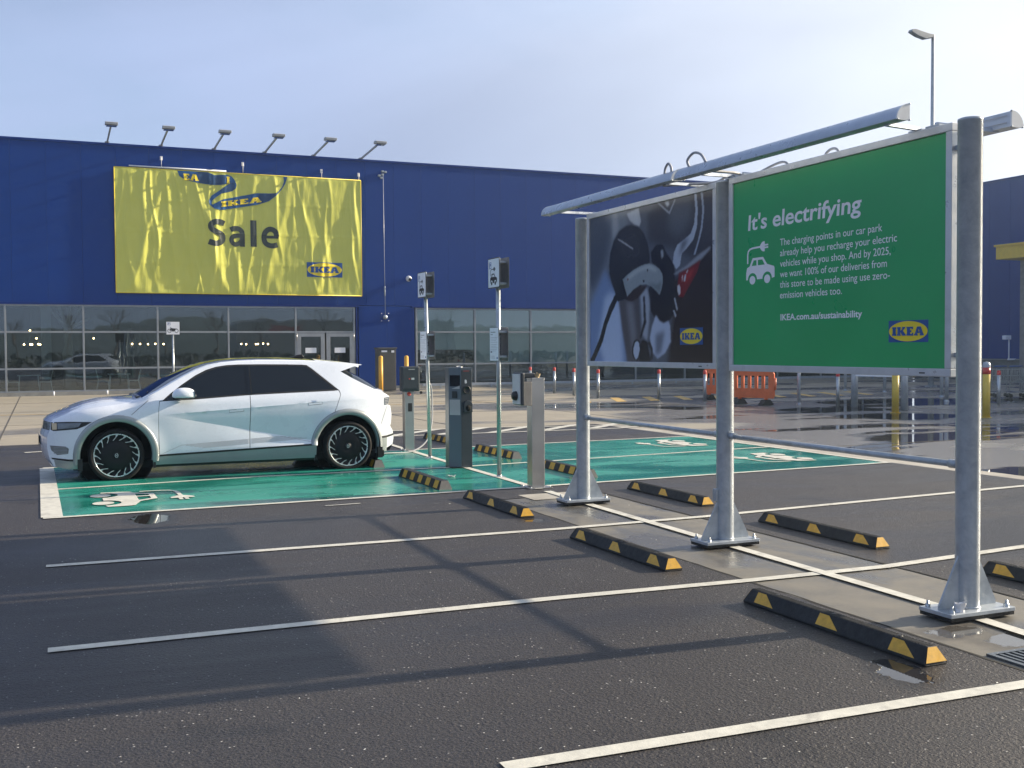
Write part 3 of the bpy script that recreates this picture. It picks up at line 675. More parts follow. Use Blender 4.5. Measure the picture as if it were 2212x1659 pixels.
def pendant(x, y, z, label, r=.035):
    t_ = thing('pendant_lamp', label, 'lamp', (x, y, z), 'warm pendant lamps inside the cafe')
    part('bulb', MB().lathe([(0, -r), (r * .7, -r * .7), (r, 0), (r * .7, r * .7), (0, r)], (x, y, z), n=12), 'lamp', t_)
    part('cord', MB().tube([(x, y, z + r), (x, y, 3.72)], .006, 5), 'black_trim', t_); return t_
pl = None
ORD = ['first', 'second', 'third', 'fourth', 'fifth', 'sixth']
for gx, zz_, nm in (((-.62, -.40, -.34, -.12, -.05), 2.02, 'behind the leftmost window'), ((3.32, 3.62, 3.92, 4.20, 4.52), 2.02, 'behind the second window'), ((7.6, 7.8, 8.2, 8.28, 8.5, 8.7), 2.0, 'right of the motorcycle sign')):
    for q, x in enumerate(gx):
        lb = ORD[q] + ' glowing pendant lamp from the left in the row ' + nm
        x *= 1.11
        if pl is None: pl = pendant(x, FY + 5.0, zz_, lb)
        else: dup(pl, (x, FY + 5.0, zz_ + random.uniform(-.01, .02)), lb)
for x, z, nm in ((-.45, 2.62, 'upper of two single pendant lamps above the leftmost lamp row'), (-.2, 2.28, 'lower of two single pendant lamps above the leftmost lamp row'), (2.1, 2.28, 'single pendant lamp between the two left lamp rows')): dup(pl, (x, FY + 5.2, z), nm)

# ------------------------------------------------------------------ sale banner
BX0, BX1, BZ0, BZ1 = 2.75, 12.75, 4.03, 8.99
rb = random.Random(5)
folds = []
for k in range(46):
    u0 = rb.uniform(.03, .98); u1 = u0 + rb.uniform(-.09, .09); va = rb.uniform(-.2, .5); vb = va + rb.uniform(.35, 1.0)
    folds.append((u0, u1, va, vb, rb.uniform(.004, .013), rb.uniform(.03, .085)))
# the large slanting creases read off the cloth
folds += [(.30, .43, -.1, 1.0, .022, .11), (.33, .40, .1, .9, .008, .05), (.70, .58, .0, 1.1, .022, .10), (.125, .10, .1, 1.0, .008, .06), (.20, .05, .0, .9, .014, .09),
          (.755, .745, .3, 1.1, .006, .05), (.84, .85, -.1, 1.0, .008, .06), (.92, .80, -.1, .5, .016, .10), (.97, .99, .3, 1.1, .007, .05), (.02, .06, .1, .7, .008, .05)]
# u0: position at the bottom is u1 side; v runs 0 bottom .. 1 top
def cloth(u, v):
    """outward bulge at normalised banner position"""
    d = 0
    for u0, u1, va, vb, w, h in folds:
        if v < va or v > vb: continue
        t_ = (v - va) / (vb - va); c = u1 + (u0 - u1) * v; c += .006 * math.sin(v * 9 + u0 * 30)
        e = math.sin(PI * t_) ** .5; x = (u - c) / w
        if abs(x) < 4: d += h * e * math.exp(-abs(x) ** 1.4)
    d *= .52
    d += .035 * noise.noise(Vector((u * 11, v * 2.2, 1.3))) + .018 * noise.noise(Vector((u * 40, v * 7, 4.1)))
    for hz_ in (.25, .5, .75): d += .012 * math.exp(-((v - hz_) / .006) ** 2)
    ed = min(u, 1 - u, v, 1 - v) / .03
    return d * min(1, max(.12, ed))
def bmap(lift=0.):
    def f(x, z):
        u = (x - BX0) / (BX1 - BX0); v = (z - BZ0) / (BZ1 - BZ0)
        uu = min(1, max(0, u)); vv = min(1, max(0, v))
        return (x, FY - .10 - cloth(uu, vv) - lift, z)
    return f
ban = thing('sale_banner', 'wrinkled yellow vinyl sale banner hung on the blue store wall', 'banner', (BX0, FY, BZ0))
part('cloth', sheet([[(BX0, BZ0), (BX1, BZ0), (BX1, BZ1), (BX0, BZ1)]], bmap(), (.04, .07)), 'vinyl', ban, recalc=False)
edge = MB()
for a, b in (((BX0, BZ0), (BX1, BZ0)), ((BX1, BZ0), (BX1, BZ1)), ((BX1, BZ1), (BX0, BZ1)), ((BX0, BZ1), (BX0, BZ0))): edge.tube([(a[0], FY - .09, a[1]), (b[0], FY - .09, b[1])], .018, 6)
part('hem', edge, 'logo_yellow', ban)
rib = [(5.15, 8.97), (5.23, 8.75), (5.47, 8.6), (5.93, 8.52), (6.46, 8.46), (6.88, 8.48), (7.25, 8.59), (7.06, 8.45), (6.81, 8.26), (6.48, 8.02), (6.36, 7.8), (6.41, 7.65), (6.58, 7.5), (6.87, 7.46), (7.45, 7.57),
       (8.33, 7.74), (8.81, 7.91), (9.11, 8.15), (9.34, 8.42), (9.49, 8.66), (9.59, 8.96), (9.42, 8.96), (9.45, 8.77), (9.37, 8.54), (9.15, 8.26), (8.81, 8.23), (8.33, 8.22), (7.71, 8.08), (6.95, 7.9), (6.52, 7.66), (6.48, 7.72), (6.52, 7.84),
       (6.66, 7.97), (6.88, 8.13), (7.31, 8.25), (7.46, 8.36), (7.50, 8.51), (7.42, 8.72), (7.30, 8.86), (7.11, 8.91), (6.60, 8.87), (6.35, 8.97)]
rp = part('ribbon_print', sheet([rib], bmap(.018), (.04, .07)), 'rib_blue', ban, recalc=False)
obj('ribbon_shade', sheet([[(7.25, 8.59), (7.42, 8.62), (7.45, 8.36), (7.31, 8.26), (6.88, 8.14), (6.81, 8.24), (7.06, 8.43)]], bmap(.024), (.04, .07)), 'rib_dark', rp, recalc=False)
obj('ribbon_shade', sheet([[(8.4, 8.20), (8.81, 8.21), (9.13, 8.25), (9.0, 8.08), (8.78, 7.93), (8.35, 7.77)]], bmap(.024), (.04, .07)), 'rib_dark', rp, recalc=False)
obj('ribbon_shade', sheet([[(5.95, 8.95), (6.33, 8.96), (6.60, 8.85), (7.05, 8.88), (7.0, 8.5), (6.46, 8.48), (6.0, 8.54)]], bmap(.024), (.04, .07)), 'rib_dark', rp, recalc=False)
obj('lettering', letters('IKEA', 6.86, 8.50, 7.58, 7.80, bmap(.032), .05, .17), 'logo_yellow', rp, recalc=False)
obj('lettering', letters('EA', 5.38, 5.98, 8.60, 8.86, bmap(.034), .05, -.02), 'logo_yellow', rp, recalc=False)
obj('lettering', letters('I', 7.10, 7.22, 8.56, 8.84, bmap(.034), .05, -.02), 'logo_yellow', rp, recalc=False)
SL = []                                                       # Sale, drawn as bold humanist strokes; x advance and heights in metres
def lt(name_, loops): part('lettering', sheet(loops, bmap(.02), (.04, .07)), 'print_dark', ban, recalc=False)
def cst(pts, w): return stroke(curve(pts, 10), w)
lt('S', [cst([(6.97, 6.90), (6.82, 6.965), (6.62, 6.965), (6.46, 6.88), (6.43, 6.76), (6.50, 6.64), (6.66, 6.555), (6.84, 6.47), (6.90, 6.34), (6.86, 6.19), (6.72, 6.10), (6.54, 6.09), (6.34, 6.16)], .225)])
lt('a', [cst([(7.22, 6.66), (7.36, 6.725), (7.55, 6.715), (7.68, 6.60), (7.69, 6.44)], .20)])
lt('a', [[(7.595, 5.99), (7.80, 5.99), (7.80, 6.52), (7.595, 6.52)]])
lt('a', [cst([(7.62, 6.44), (7.42, 6.43), (7.29, 6.36), (7.255, 6.24), (7.31, 6.12), (7.43, 6.07), (7.56, 6.12), (7.66, 6.22)], .18)])
lt('l', [[(8.03, 6.0), (8.28, 6.0), (8.28, 7.09), (8.03, 7.09)]])
lt('e', [cst([(9.13, 6.11), (8.95, 6.055), (8.76, 6.085), (8.62, 6.20), (8.58, 6.41), (8.63, 6.60), (8.77, 6.73), (8.92, 6.735), (9.05, 6.64), (9.09, 6.50), (9.09, 6.45)], .21)])
lt('e', [[(8.60, 6.36), (9.175, 6.36), (9.175, 6.475), (8.60, 6.475)]])
logo(ban, 10.36, 11.90, 4.80, 5.42, lambda u, v, l: bmap(.012 + .007 * l)(u, v), (.04, .07))
# ------------------------------------------------------------------ billboards
POSTS = ((5.33, 5.17), (5.37, 7.89), (5.43, 10.69))
PL = ['thick galvanised post nearest the camera, at the right end of the green board', 'galvanised post standing between the photo board and the green board', 'galvanised post at the far left end of the photo board']
def gpost(x, y, label):
    t_ = thing('billboard_post', label, 'post', (x, y, 0), 'galvanised posts carrying the billboards')
    mb = MB(); mb.box(x - .26, x + .26, y - .13, y + .13, .012, .035); part('grout_pad', mb, 'rubber', t_)
    part('base_plate', MB().box(x - .265, x + .265, y - .135, y + .135, .0352, .060), 'galv', t_, bevel=.003)
    part('pole', MB().lathe([(.0745, .0605), (.0745, 3.095), (.0755, 3.096), (.0755, 3.11), (.06, 3.117), (0, 3.119)], (x, y, 0), n=40), 'galv', t_)
    for s_ in (-1, 1):
        part('gusset', MB().prism([(.070, .0605), (.235, .0605), (.235, .085), (.078, .385), (.070, .385)], lambda u, v: (x + s_ * u, y - .006, v), lambda u, v: (x + s_ * u, y + .006, v)), 'galv', t_)
    for sx_ in (-1, 1):
        for sy_ in (-1, 1):
            bx, by = x + sx_ * .225, y + sy_ * .10
            part('bolt', MB().lathe([(.017, .060), (.017, .078), (.009, .079), (.009, .10), (0, .10)], (bx, by, 0), n=6), 'sheen_grey', t_)
    part('weld_collar', MB().lathe([(.0745, .0605), (.083, .0605), (.0745, .07)], (x, y, 0), n=40), 'galv', t_)
    return t_
gp_ = None
for (x, y), lb in zip(POSTS, PL):
    if gp_ is None: gp_ = gpost(x, y, lb)
    else: dup(gp_, (x, y, 0), lb)
part('junction_box', MB().box(5.27, 5.31, 7.88, 7.93, .385, .49), 'galv', [o for o in COL.objects if o.get('label') == PL[1]][0], bevel=.003)
# rails between the posts
def rail(i, j, label):
    (x0, y0), (x1, y1) = POSTS[i], POSTS[j]
    t_ = thing('guard_rail', label, 'rail', (x0, y0, .95), 'pipe rails between billboard posts')
    part('pipe', MB().tube([(x0, y0 + .085, .95), (x1, y1 - .085, .945)], .021, 16), 'galv', t_)
    for (x, y), s_ in (((x0, y0), 1), ((x1, y1), -1)):
        part('clamp', MB().tube([(x, y + s_ * .07, .95), (x, y + s_ * .15, .95)], .028, 14), 'galv', t_)
        part('bracket', MB().box(x - .02, x + .02, y + s_ * .055, y + s_ * .083, .91, .99), 'galv', t_)
rail(0, 1, 'galvanised pipe rail under the green board'); rail(1, 2, 'galvanised pipe rail under the black and white photo board')
# boards
def board(X, y0, y1, z0, z1, label, fw=.052):
    """y0 near edge, y1 far edge; printed face looks towards -X"""
    t_ = thing('billboard', label, 'billboard', (X, (y0 + y1) / 2, z0))
    D = .11
    fr = MB()
    for (a, b, c, d) in ((y0, y1, z0, z0 + fw), (y0, y1, z1 - fw, z1), (y0, y0 + fw, z0 + fw, z1 - fw), (y1 - fw, y1, z0 + fw, z1 - fw)):
        fr.box(X, X + D, a, b, c, d)
    part('frame', fr, 'frame', t_, bevel=.004)
    part('backing', MB().box(X + .018, X + D - .01, y0 + fw, y1 - fw, z0 + fw, z1 - fw), 'sign_grey', t_)
    for z in (z0 + .14, z1 - .16):
        for y, s_ in ((y0, -1), (y1, 1)):
            part('mounting_bracket', MB().box(X + .03, X + .08, min(y, y + s_ * .05), max(y, y + s_ * .05), z - .015, z + .015), 'galv', t_)
    part('drain_slot', MB().box(X - .002, X, y0 + .22, y0 + .27, z0 + .018, z0 + .026), 'gap', t_)
    return t_
k1, k2 = 5.32 / 5.40, 5.38 / 5.40
zz = lambda z, k: 1.7 + (z - 1.7) * k
X1, X2 = 5.32, 5.38
b1 = board(X1, 5.39 * k1, 7.88 * k1, zz(1.50, k1), zz(3.138, k1), 'green billboard with white lettering on electric car charging')
b2 = board(X2, 8.075 * k2, 10.53 * k2, zz(1.512, k2), zz(3.135, k2), 'dark photographic billboard showing a charging plug in a car')
# green print and lettering; measured on the plane X=5.37
K = 5.32 / 5.37
def gm(lift): return lambda y, z: (X1 + .0165 - .0016 * lift, -y * K, zz(z, K))
y0_, y1_ = 5.39 * k1 + .052, 7.88 * k1 - .052
part('poster', MB().box(X1 + .0155, X1 + .0175, y0_ + .001, y1_ - .001, zz(1.50, k1) + .053, zz(3.138, k1) - .053), 'gprint', b1)
def gt(txt, ya, yb, z, h, bold=0, shear=0, nm='lettering'): return part(nm, text_mesh(txt, -ya, -yb, z, h, gm(1), bold, shear), 'print_white', b1, recalc=False)
gt("It's electrifying", 7.580, 6.214, 2.664, .128, .018, .07, 'headline')
for txt, a, b, z in (('The charging points in our car park', 7.153, 6.005, 2.503), ('already help you recharge your electric', 7.152, 5.862, 2.419), ('vehicles while you shop. And by 2025,', 7.152, 5.922, 2.335),
                     ('we want 100% of our deliveries from', 7.152, 5.958, 2.252), ('this store to be made using use zero-', 7.152, 5.928, 2.170), ('emission vehicles too.', 7.152, 6.421, 2.086)): gt(txt, a, b, z, .056, .004)
gt('IKEA.com.au/sustainability', 7.145, 6.205, 1.913, .050, .022)
ic = ev_icon(lambda u, v: gm(1)(-7.605 + u * .383, 2.222 + v * .335)); part('charging_pictogram', ic, 'print_white', b1, recalc=False)
logo(b1, -5.938, -5.568, 1.728, 1.877, lambda u, v, l: gm(l)(u, v))
# photographic poster, vertex painted
NU, NV = 300, 210
Y0p, Y1p = 8.075 * k2 + .052, 10.53 * k2 - .052; Z0p, Z1p = zz(1.512, k2) + .052, zz(3.135, k2) - .052
u, v = np.meshgrid(np.linspace(0, 1, NU + 1), np.linspace(0, 1, NV + 1))
rgb = np.zeros(u.shape + (3,))
PSH = [
    ((118,126,138),6,[(-0.025,1.214),(0.335,1.048),(0.394,0.744),(0.191,0.653),(0.023,0.368),(-0.05,-0.01),(-0.043,1.047)]),
    ((78,84,96),8,[(-0.026,1.044),(0.144,1.014),(0.209,0.885),(0.142,0.659),(0.023,0.49),(-0.046,0.68)]),
    ((150,156,164),3,[(0.209,1.002),(0.257,1.005),(0.272,0.887),(0.216,0.814)]),
    ((186,192,200),1,[(0.338,0.979),(0.443,0.996),(0.463,0.907),(0.448,0.872),(0.404,0.894),(0.365,0.929)]),
    ((92,96,104),6,[(0.469,1.022),(0.677,1.025),(0.65,0.859),(0.54,0.779),(0.483,0.865)]),
    ((60,60,66),5,[(0.512,0.948),(0.677,1.025),(1.011,1.017),(1.011,0.661),(0.856,0.62),(0.729,0.699),(0.595,0.738),(0.526,0.77)]),
    ((88,92,100),8,[(0.677,0.982),(0.857,0.989),(0.844,0.827),(0.755,0.748),(0.677,0.812)]),
    ((46,36,34),4,[(1.011,0.711),(0.917,0.643),(0.793,0.534),(0.676,0.493),(0.716,0.277),(0.675,0.0),(1.023,-0.004)]),
    ((66,64,70),8,[(0.905,0.979),(1.011,0.997),(1.011,0.701),(0.929,0.692)]),
    ((120,142,182),5,[(-0.048,0.311),(0.142,0.635),(0.207,0.534),(0.301,0.411),(0.331,0.179),(0.346,-0.016),(-0.05,-0.023)]),
    ((178,194,222),5,[(0.141,0.445),(0.207,0.476),(0.286,0.389),(0.3,0.18),(0.307,-0.005),(0.139,-0.008),(0.073,0.124)]),
    ((84,80,84),2,[(0.267,0.419),(0.438,0.424),(0.46,0.154),(0.448,-0.003),(0.346,-0.004),(0.301,0.203)]),
    ((120,122,130),4,[(0.332,0.397),(0.393,0.399),(0.422,0.177),(0.392,0.019)]),
    ((44,44,48),1,[(0.182,0.654),(0.192,0.735),(0.224,0.813),(0.272,0.87),(0.327,0.895),(0.38,0.897),(0.439,0.874),(0.483,0.829),(0.514,0.761),(0.532,0.681),(0.532,0.615),(0.511,0.551),(0.453,0.479),(0.408,0.426),(0.363,0.403),(0.301,0.416),(0.239,0.461),(0.204,0.535),(0.186,0.595)]),
    ((58,58,62),6,[(0.256,0.82),(0.395,0.856),(0.468,0.778),(0.453,0.669),(0.302,0.664)]),
    ((170,172,175),0,[(0.259,0.825),(0.303,0.804),(0.397,0.741),(0.394,0.732),(0.334,0.77),(0.262,0.816)]),
    ((32,31,36),1,[(0.542,0.696),(0.582,0.735),(0.634,0.733),(0.663,0.676),(0.716,0.605),(0.729,0.541),(0.716,0.479),(0.744,0.392),(0.729,0.308),(0.686,0.262),(0.635,0.246),(0.58,0.272),(0.538,0.329),(0.522,0.462),(0.595,0.587),(0.551,0.63)]),
    ((150,158,166),1,[(0.617,0.698),(0.639,0.705),(0.642,0.657),(0.625,0.643)]),
    ((158,166,180),2,[(0.452,0.434),(0.51,0.48),(0.533,0.395),(0.527,0.252),(0.509,0.131),(0.469,0.176)]),
    ((30,28,30),1,[(0.479,0.421),(0.49,0.42),(0.501,0.253),(0.46,0.154),(0.449,0.154),(0.484,0.265)]),
    ((176,188,210),1,[(0.58,0.299),(0.549,0.23),(0.531,0.153),(0.549,0.065),(0.594,0.021),(0.655,0.059),(0.697,0.129),(0.692,0.225),(0.678,0.257),(0.642,0.244),(0.611,0.26)]),
    ((110,118,134),3,[(0.58,0.174),(0.649,0.194),(0.621,0.065),(0.58,0.043)]),
    ((34,32,34),1,[(0.469,0.143),(0.509,0.131),(0.537,0.003),(0.451,0.002),(0.436,0.042)]),
    ((30,30,34),0,[(0.386,0.098),(0.4,0.135),(0.425,0.148),(0.451,0.132),(0.46,0.076),(0.448,0.02),(0.418,0.001),(0.392,0.03),(0.383,0.064)]),
    ((186,196,214),0,[(0.396,0.093),(0.408,0.126),(0.428,0.137),(0.445,0.121),(0.448,0.076),(0.436,0.031),(0.417,0.012),(0.401,0.036),(0.393,0.064)]),
    ((52,50,54),0,[(0.509,0.12),(0.531,0.131),(0.555,0.087),(0.554,0.021),(0.53,0.003),(0.543,0.065),(0.524,0.107)]),
    ((52,40,38),1,[(0.345,0.428),(0.393,0.467),(0.445,0.488),(0.51,0.487),(0.467,0.444),(0.43,0.411),(0.385,0.398),(0.348,0.403)]),
    ((142,152,158),0,[(0.302,0.547),(0.348,0.576),(0.401,0.602),(0.468,0.622),(0.525,0.629),(0.567,0.614),(0.612,0.583),(0.633,0.548),(0.636,0.498),(0.625,0.454),(0.61,0.421),(0.586,0.446),(0.55,0.477),(0.496,0.5),(0.447,0.495),(0.393,0.47),(0.363,0.446),(0.342,0.429),(0.323,0.484)]),
    ((176,184,188),2,[(0.333,0.557),(0.401,0.592),(0.47,0.613),(0.532,0.618),(0.595,0.584),(0.581,0.572),(0.511,0.596),(0.438,0.581),(0.363,0.543)]),
    ((112,122,128),2,[(0.51,0.507),(0.595,0.489),(0.628,0.508),(0.611,0.428),(0.567,0.47)]),
    ((30,32,35),0,[(0.305,0.543),(0.271,0.523),(0.242,0.479),(0.235,0.438),(0.262,0.404),(0.301,0.408),(0.342,0.429),(0.32,0.49)]),
    ((110,60,60),0,[(0.342,0.547),(0.351,0.551),(0.356,0.539),(0.347,0.536)]),
    ((40,40,44),0,[(0.509,0.594),(0.518,0.595),(0.519,0.581),(0.511,0.58)]),
    ((40,40,44),0,[(0.476,0.524),(0.488,0.527),(0.49,0.514),(0.479,0.512)]),
    ((34,35,38),0,[(0.231,0.445),(0.262,0.419),(0.206,0.335),(0.157,0.242),(0.12,0.136),(0.055,0.028),(0.02,-0.028),(-0.032,-0.029),(0.029,0.052),(0.09,0.16),(0.132,0.267),(0.182,0.371)]),
    ((172,182,198),0,[(0.864,1.028),(0.88,1.025),(0.892,0.901),(0.886,0.8),(0.862,0.732),(0.816,0.687),(0.778,0.659),(0.765,0.589),(0.737,0.569),(0.711,0.611),(0.719,0.668),(0.745,0.718),(0.794,0.74),(0.842,0.771),(0.866,0.824),(0.875,0.904)]),
    ((96,102,112),3,[(0.779,0.734),(0.832,0.747),(0.794,0.69),(0.755,0.643)]),
    ((158,168,184),0,[(0.909,1.024),(0.923,1.024),(0.936,0.892),(0.923,0.784),(0.899,0.707),(0.875,0.641),(0.862,0.642),(0.891,0.718),(0.912,0.796),(0.923,0.895)]),
    ((140,146,156),1,[(0.709,0.541),(0.806,0.581),(0.893,0.636),(0.976,0.678),(0.98,0.661),(0.917,0.608),(0.831,0.566),(0.729,0.534)]),
    ((120,30,30),1,[(0.758,0.543),(0.819,0.561),(0.911,0.604),(0.887,0.535),(0.837,0.463),(0.787,0.394),(0.757,0.399),(0.745,0.466)]),
    ((158,44,42),2,[(0.793,0.534),(0.868,0.568),(0.844,0.509),(0.8,0.471)]),
    ((198,200,206),0,[(0.745,0.466),(0.758,0.477),(0.77,0.453),(0.768,0.416),(0.755,0.406),(0.745,0.434)]),
    ((190,192,198),0,[(0.791,0.508),(0.801,0.533),(0.811,0.53),(0.804,0.492),(0.793,0.486)]),
    ((190,192,198),0,[(0.809,0.543),(0.819,0.561),(0.824,0.552),(0.816,0.534)]),
    ((200,180,180),0,[(0.776,0.517),(0.783,0.533),(0.788,0.522),(0.781,0.483)]),
    ((172,178,188),0,[(0.718,0.394),(0.729,0.397),(0.75,0.323),(0.739,0.316)]),
    ((172,178,188),0,[(0.71,0.322),(0.723,0.321),(0.74,0.285),(0.729,0.275)]),
    ((150,156,166),0,[(0.593,0.998),(0.604,0.999),(0.685,0.928),(0.725,0.996),(0.734,0.992),(0.69,0.912),(0.68,0.916)]),
    ((190,196,204),1,[(0.648,0.993),(0.68,0.994),(0.688,0.97),(0.671,0.96)]),
]

def blur(m, n):
    for _ in range(n):
        p = np.pad(m, 1, mode='edge'); m = (p[:-2, 1:-1] + p[2:, 1:-1] + p[1:-1, :-2] + p[1:-1, 2:] + p[1:-1, 1:-1] * 2) / 6
    return m
rgb[:] = (.34, .36, .40)
for col_, bl, poly in PSH:
    m = np.zeros(u.shape, bool)
    for i in range(len(poly)):
        (ax, ay), (bx, by) = poly[i], poly[(i + 1) % len(poly)]
        if ay == by: continue
        m ^= ((ay > v) != (by > v)) & (u < (bx - ax) * (v - ay) / (by - ay) + ax)
    k_ = blur(m.astype(float), 1 + bl * bl * 3)[..., None]
    rgb = rgb * (1 - k_) + np.array(col_) / 255 * k_
grain = np.random.default_rng(3).normal(0, .012, u.shape)[..., None]; rgb = rgb + blur(grain[..., 0], 1)[..., None]
rgb = np.clip(rgb, 0, 1); lin = np.where(rgb <= .04045, rgb / 12.92, ((rgb + .055) / 1.055) ** 2.4) * .95
vs = [(X2 + .0155, Y1p - a * (Y1p - Y0p), Z0p + b * (Z1p - Z0p)) for a, b in zip(u.ravel(), v.ravel())]
W1 = NU + 1; fs = [(j * W1 + i, j * W1 + i + 1, (j + 1) * W1 + i + 1, (j + 1) * W1 + i) for j in range(NV) for i in range(NU)]
mb = MB(); mb.add(vs, fs); po = part('poster', mb, 'photo', b2, recalc=False)
ca = po.data.color_attributes.new('print', 'FLOAT_COLOR', 'POINT'); buf = np.ones((W1 * (NV + 1), 4)); buf[:, :3] = lin.reshape(-1, 3); ca.data.foreach_set('color', buf.ravel())
K2 = 5.38 / 5.37
logo(b2, -8.632, -8.250, 1.727, 1.880, lambda u, v, l: (X2 + .0150 - .0016 * l, -u * K2, zz(v, K2)))
# strip light housings on arms
def tube_light(X, y0, y1, z, side, label, posts_x):
    t_ = thing('strip_light', label, 'light', (X, (y0 + y1) / 2, z), 'strip lights above the billboards')
    pr = [(.055, -.05), (-.02, -.055)] + [(.055 - .125 * math.sin(a), -.05 + .125 * math.cos(a)) for a in [PI / 2 * (1 - k / 9) for k in range(10)]]
    s_ = side; pr = [(a * .80, b * .80) for a, b in pr]
    mk = lambda y: (lambda a, b: (X + s_ * a, y, z + b))
    part('housing', MB().prism(pr, mk(y0 + .012), mk(y1 - .012), False), 'tube', t_, bevel=.003)
    for y, d in ((y0, 1), (y1, -1)): part('end_cap', MB().prism([(a * 1.04, b * 1.04) for a, b in pr], mk(y), mk(y + d * .011)), 'tube_end', t_)
    for y in (y0 + .004, y1 - .004):
        for a, b in ((.045, -.04), (.045, .06), (-.05, -.04)): part('screw', MB().lathe([(0, -.008), (.006, -.006), (.006, .006), (0, .008)], (X + s_ * a, y, z + b), 'y', 6), 'galv', t_)
    if s_ < 0: pass
    for a in ((.0565, .059, -.015, -.010), (.0565, .059, .03, .034)): part('groove', MB().box(min(X + s_ * a[0], X + s_ * a[1]), max(X + s_ * a[0], X + s_ * a[1]), y0 + .03, y1 - .03, z + a[2], z + a[3]), 'hose', t_)
    for y in (y0 + .16, y1 - .34):
        xb = posts_x
        part('arm', MB().bar((X, y, z - .040), (xb, y + .12, zz(3.138, k1) + .026), .032, .024), 'tube', t_)
        part('arm_foot', MB().box(xb - .03, xb + .03, y + .06, y + .18, zz(3.138, k1) + .002, zz(3.138, k1) + .018), 'galv', t_, bevel=.002)
    return t_
tube_light(5.00, 5.385, 8.02, 3.165, 1, 'blue grey strip light along the top front of the green board', X1 + .06)
tube_light(5.00, 8.06, 10.70, 3.165, 1, 'strip light along the top front of the photo board', X2 + .06)
tube_light(5.78, 5.22, 7.86, 3.145, -1, 'strip light behind the green board, its end showing right of the nearest post', X1 + .05)
tube_light(5.83, 8.0, 10.66, 3.145, -1, 'strip light behind the photo board', X2 + .05)
def hose(pts, label, r=.011):
    o = obj('conduit', MB().tube([tuple(p) for p in curve(pts)], r, 8), 'hose', None); o['label'] = label; o['category'] = 'conduit'; o['group'] = 'grey cable loops over the strip lights'
hose([(5.0, 7.86, 3.20), (4.99, 7.88, 3.265), (5.0, 7.80, 3.315), (5.0, 7.69, 3.285), (5.0, 7.62, 3.21)], 'large grey cable loop standing on the front light of the green board')
hose([(5.0, 8.15, 3.20), (5.0, 8.155, 3.25), (5.0, 8.20, 3.29), (5.0, 8.25, 3.255), (5.0, 8.265, 3.20)], 'narrow grey cable loop standing on the front light of the photo board')
hose([(5.6, 7.95, 3.12), (5.72, 7.82, 3.22), (5.80, 7.68, 3.27), (5.8, 7.58, 3.22), (5.8, 7.55, 3.12)], 'grey cable loop behind the top left corner of the green board')
hose([(5.85, 7.20, 3.12), (5.85, 7.18, 3.25), (5.86, 7.10, 3.29), (5.86, 7.03, 3.25), (5.86, 7.02, 3.12)], 'smallest grey cable loop seen over the green board top edge')
hose([(5.02, 8.32, 3.12), (5.2, 8.30, 3.135), (5.36, 8.22, 3.14), (5.40, 8.05, 3.135), (5.40, 7.90, 3.16), (5.38, 7.72, 3.145), (5.3, 7.62, 3.14), (5.02, 7.55, 3.13)], 'grey cable run lying over the middle post between both boards', .012)

# crumpled cup lying on the base plate of the nearest post
def crumple(name, c, r, h, mat, label, cat, seed, open_=True):
    mb = MB(); n, m = 14, 6
    for j in range(m):
        t_ = j / (m - 1)
        for k in range(n):
            a = 2 * PI * k / n; q = noise.noise(Vector((math.cos(a) * 1.6 + seed, math.sin(a) * 1.6, t_ * 2))); rr_ = r * (.75 + .3 * t_) * (1 + .55 * q)
            mb.v.append((c[0] + rr_ * math.cos(a), c[1] + rr_ * math.sin(a), c[2] + h * t_ * (1 + .8 * q)))
    for j in range(m - 1):
        for k in range(n): a = j * n + k; b = j * n + (k + 1) % n; mb.f.append((a, b, b + n, a + n)); mb.sm.append(False)
    mb.f.append(tuple(range(n))[::-1]); mb.sm.append(False)
    if not open_: mb.f.append(tuple(range((m - 1) * n, m * n))); mb.sm.append(False)
    o = obj(name, mb, mat, None); o['label'] = label; o['category'] = cat; return o
crumple('plastic_cup', (5.185, 5.085, .0605), .032, .055, 'white_plastic', 'crumpled white plastic cup on the base plate of the nearest post', 'cup', 2.2)

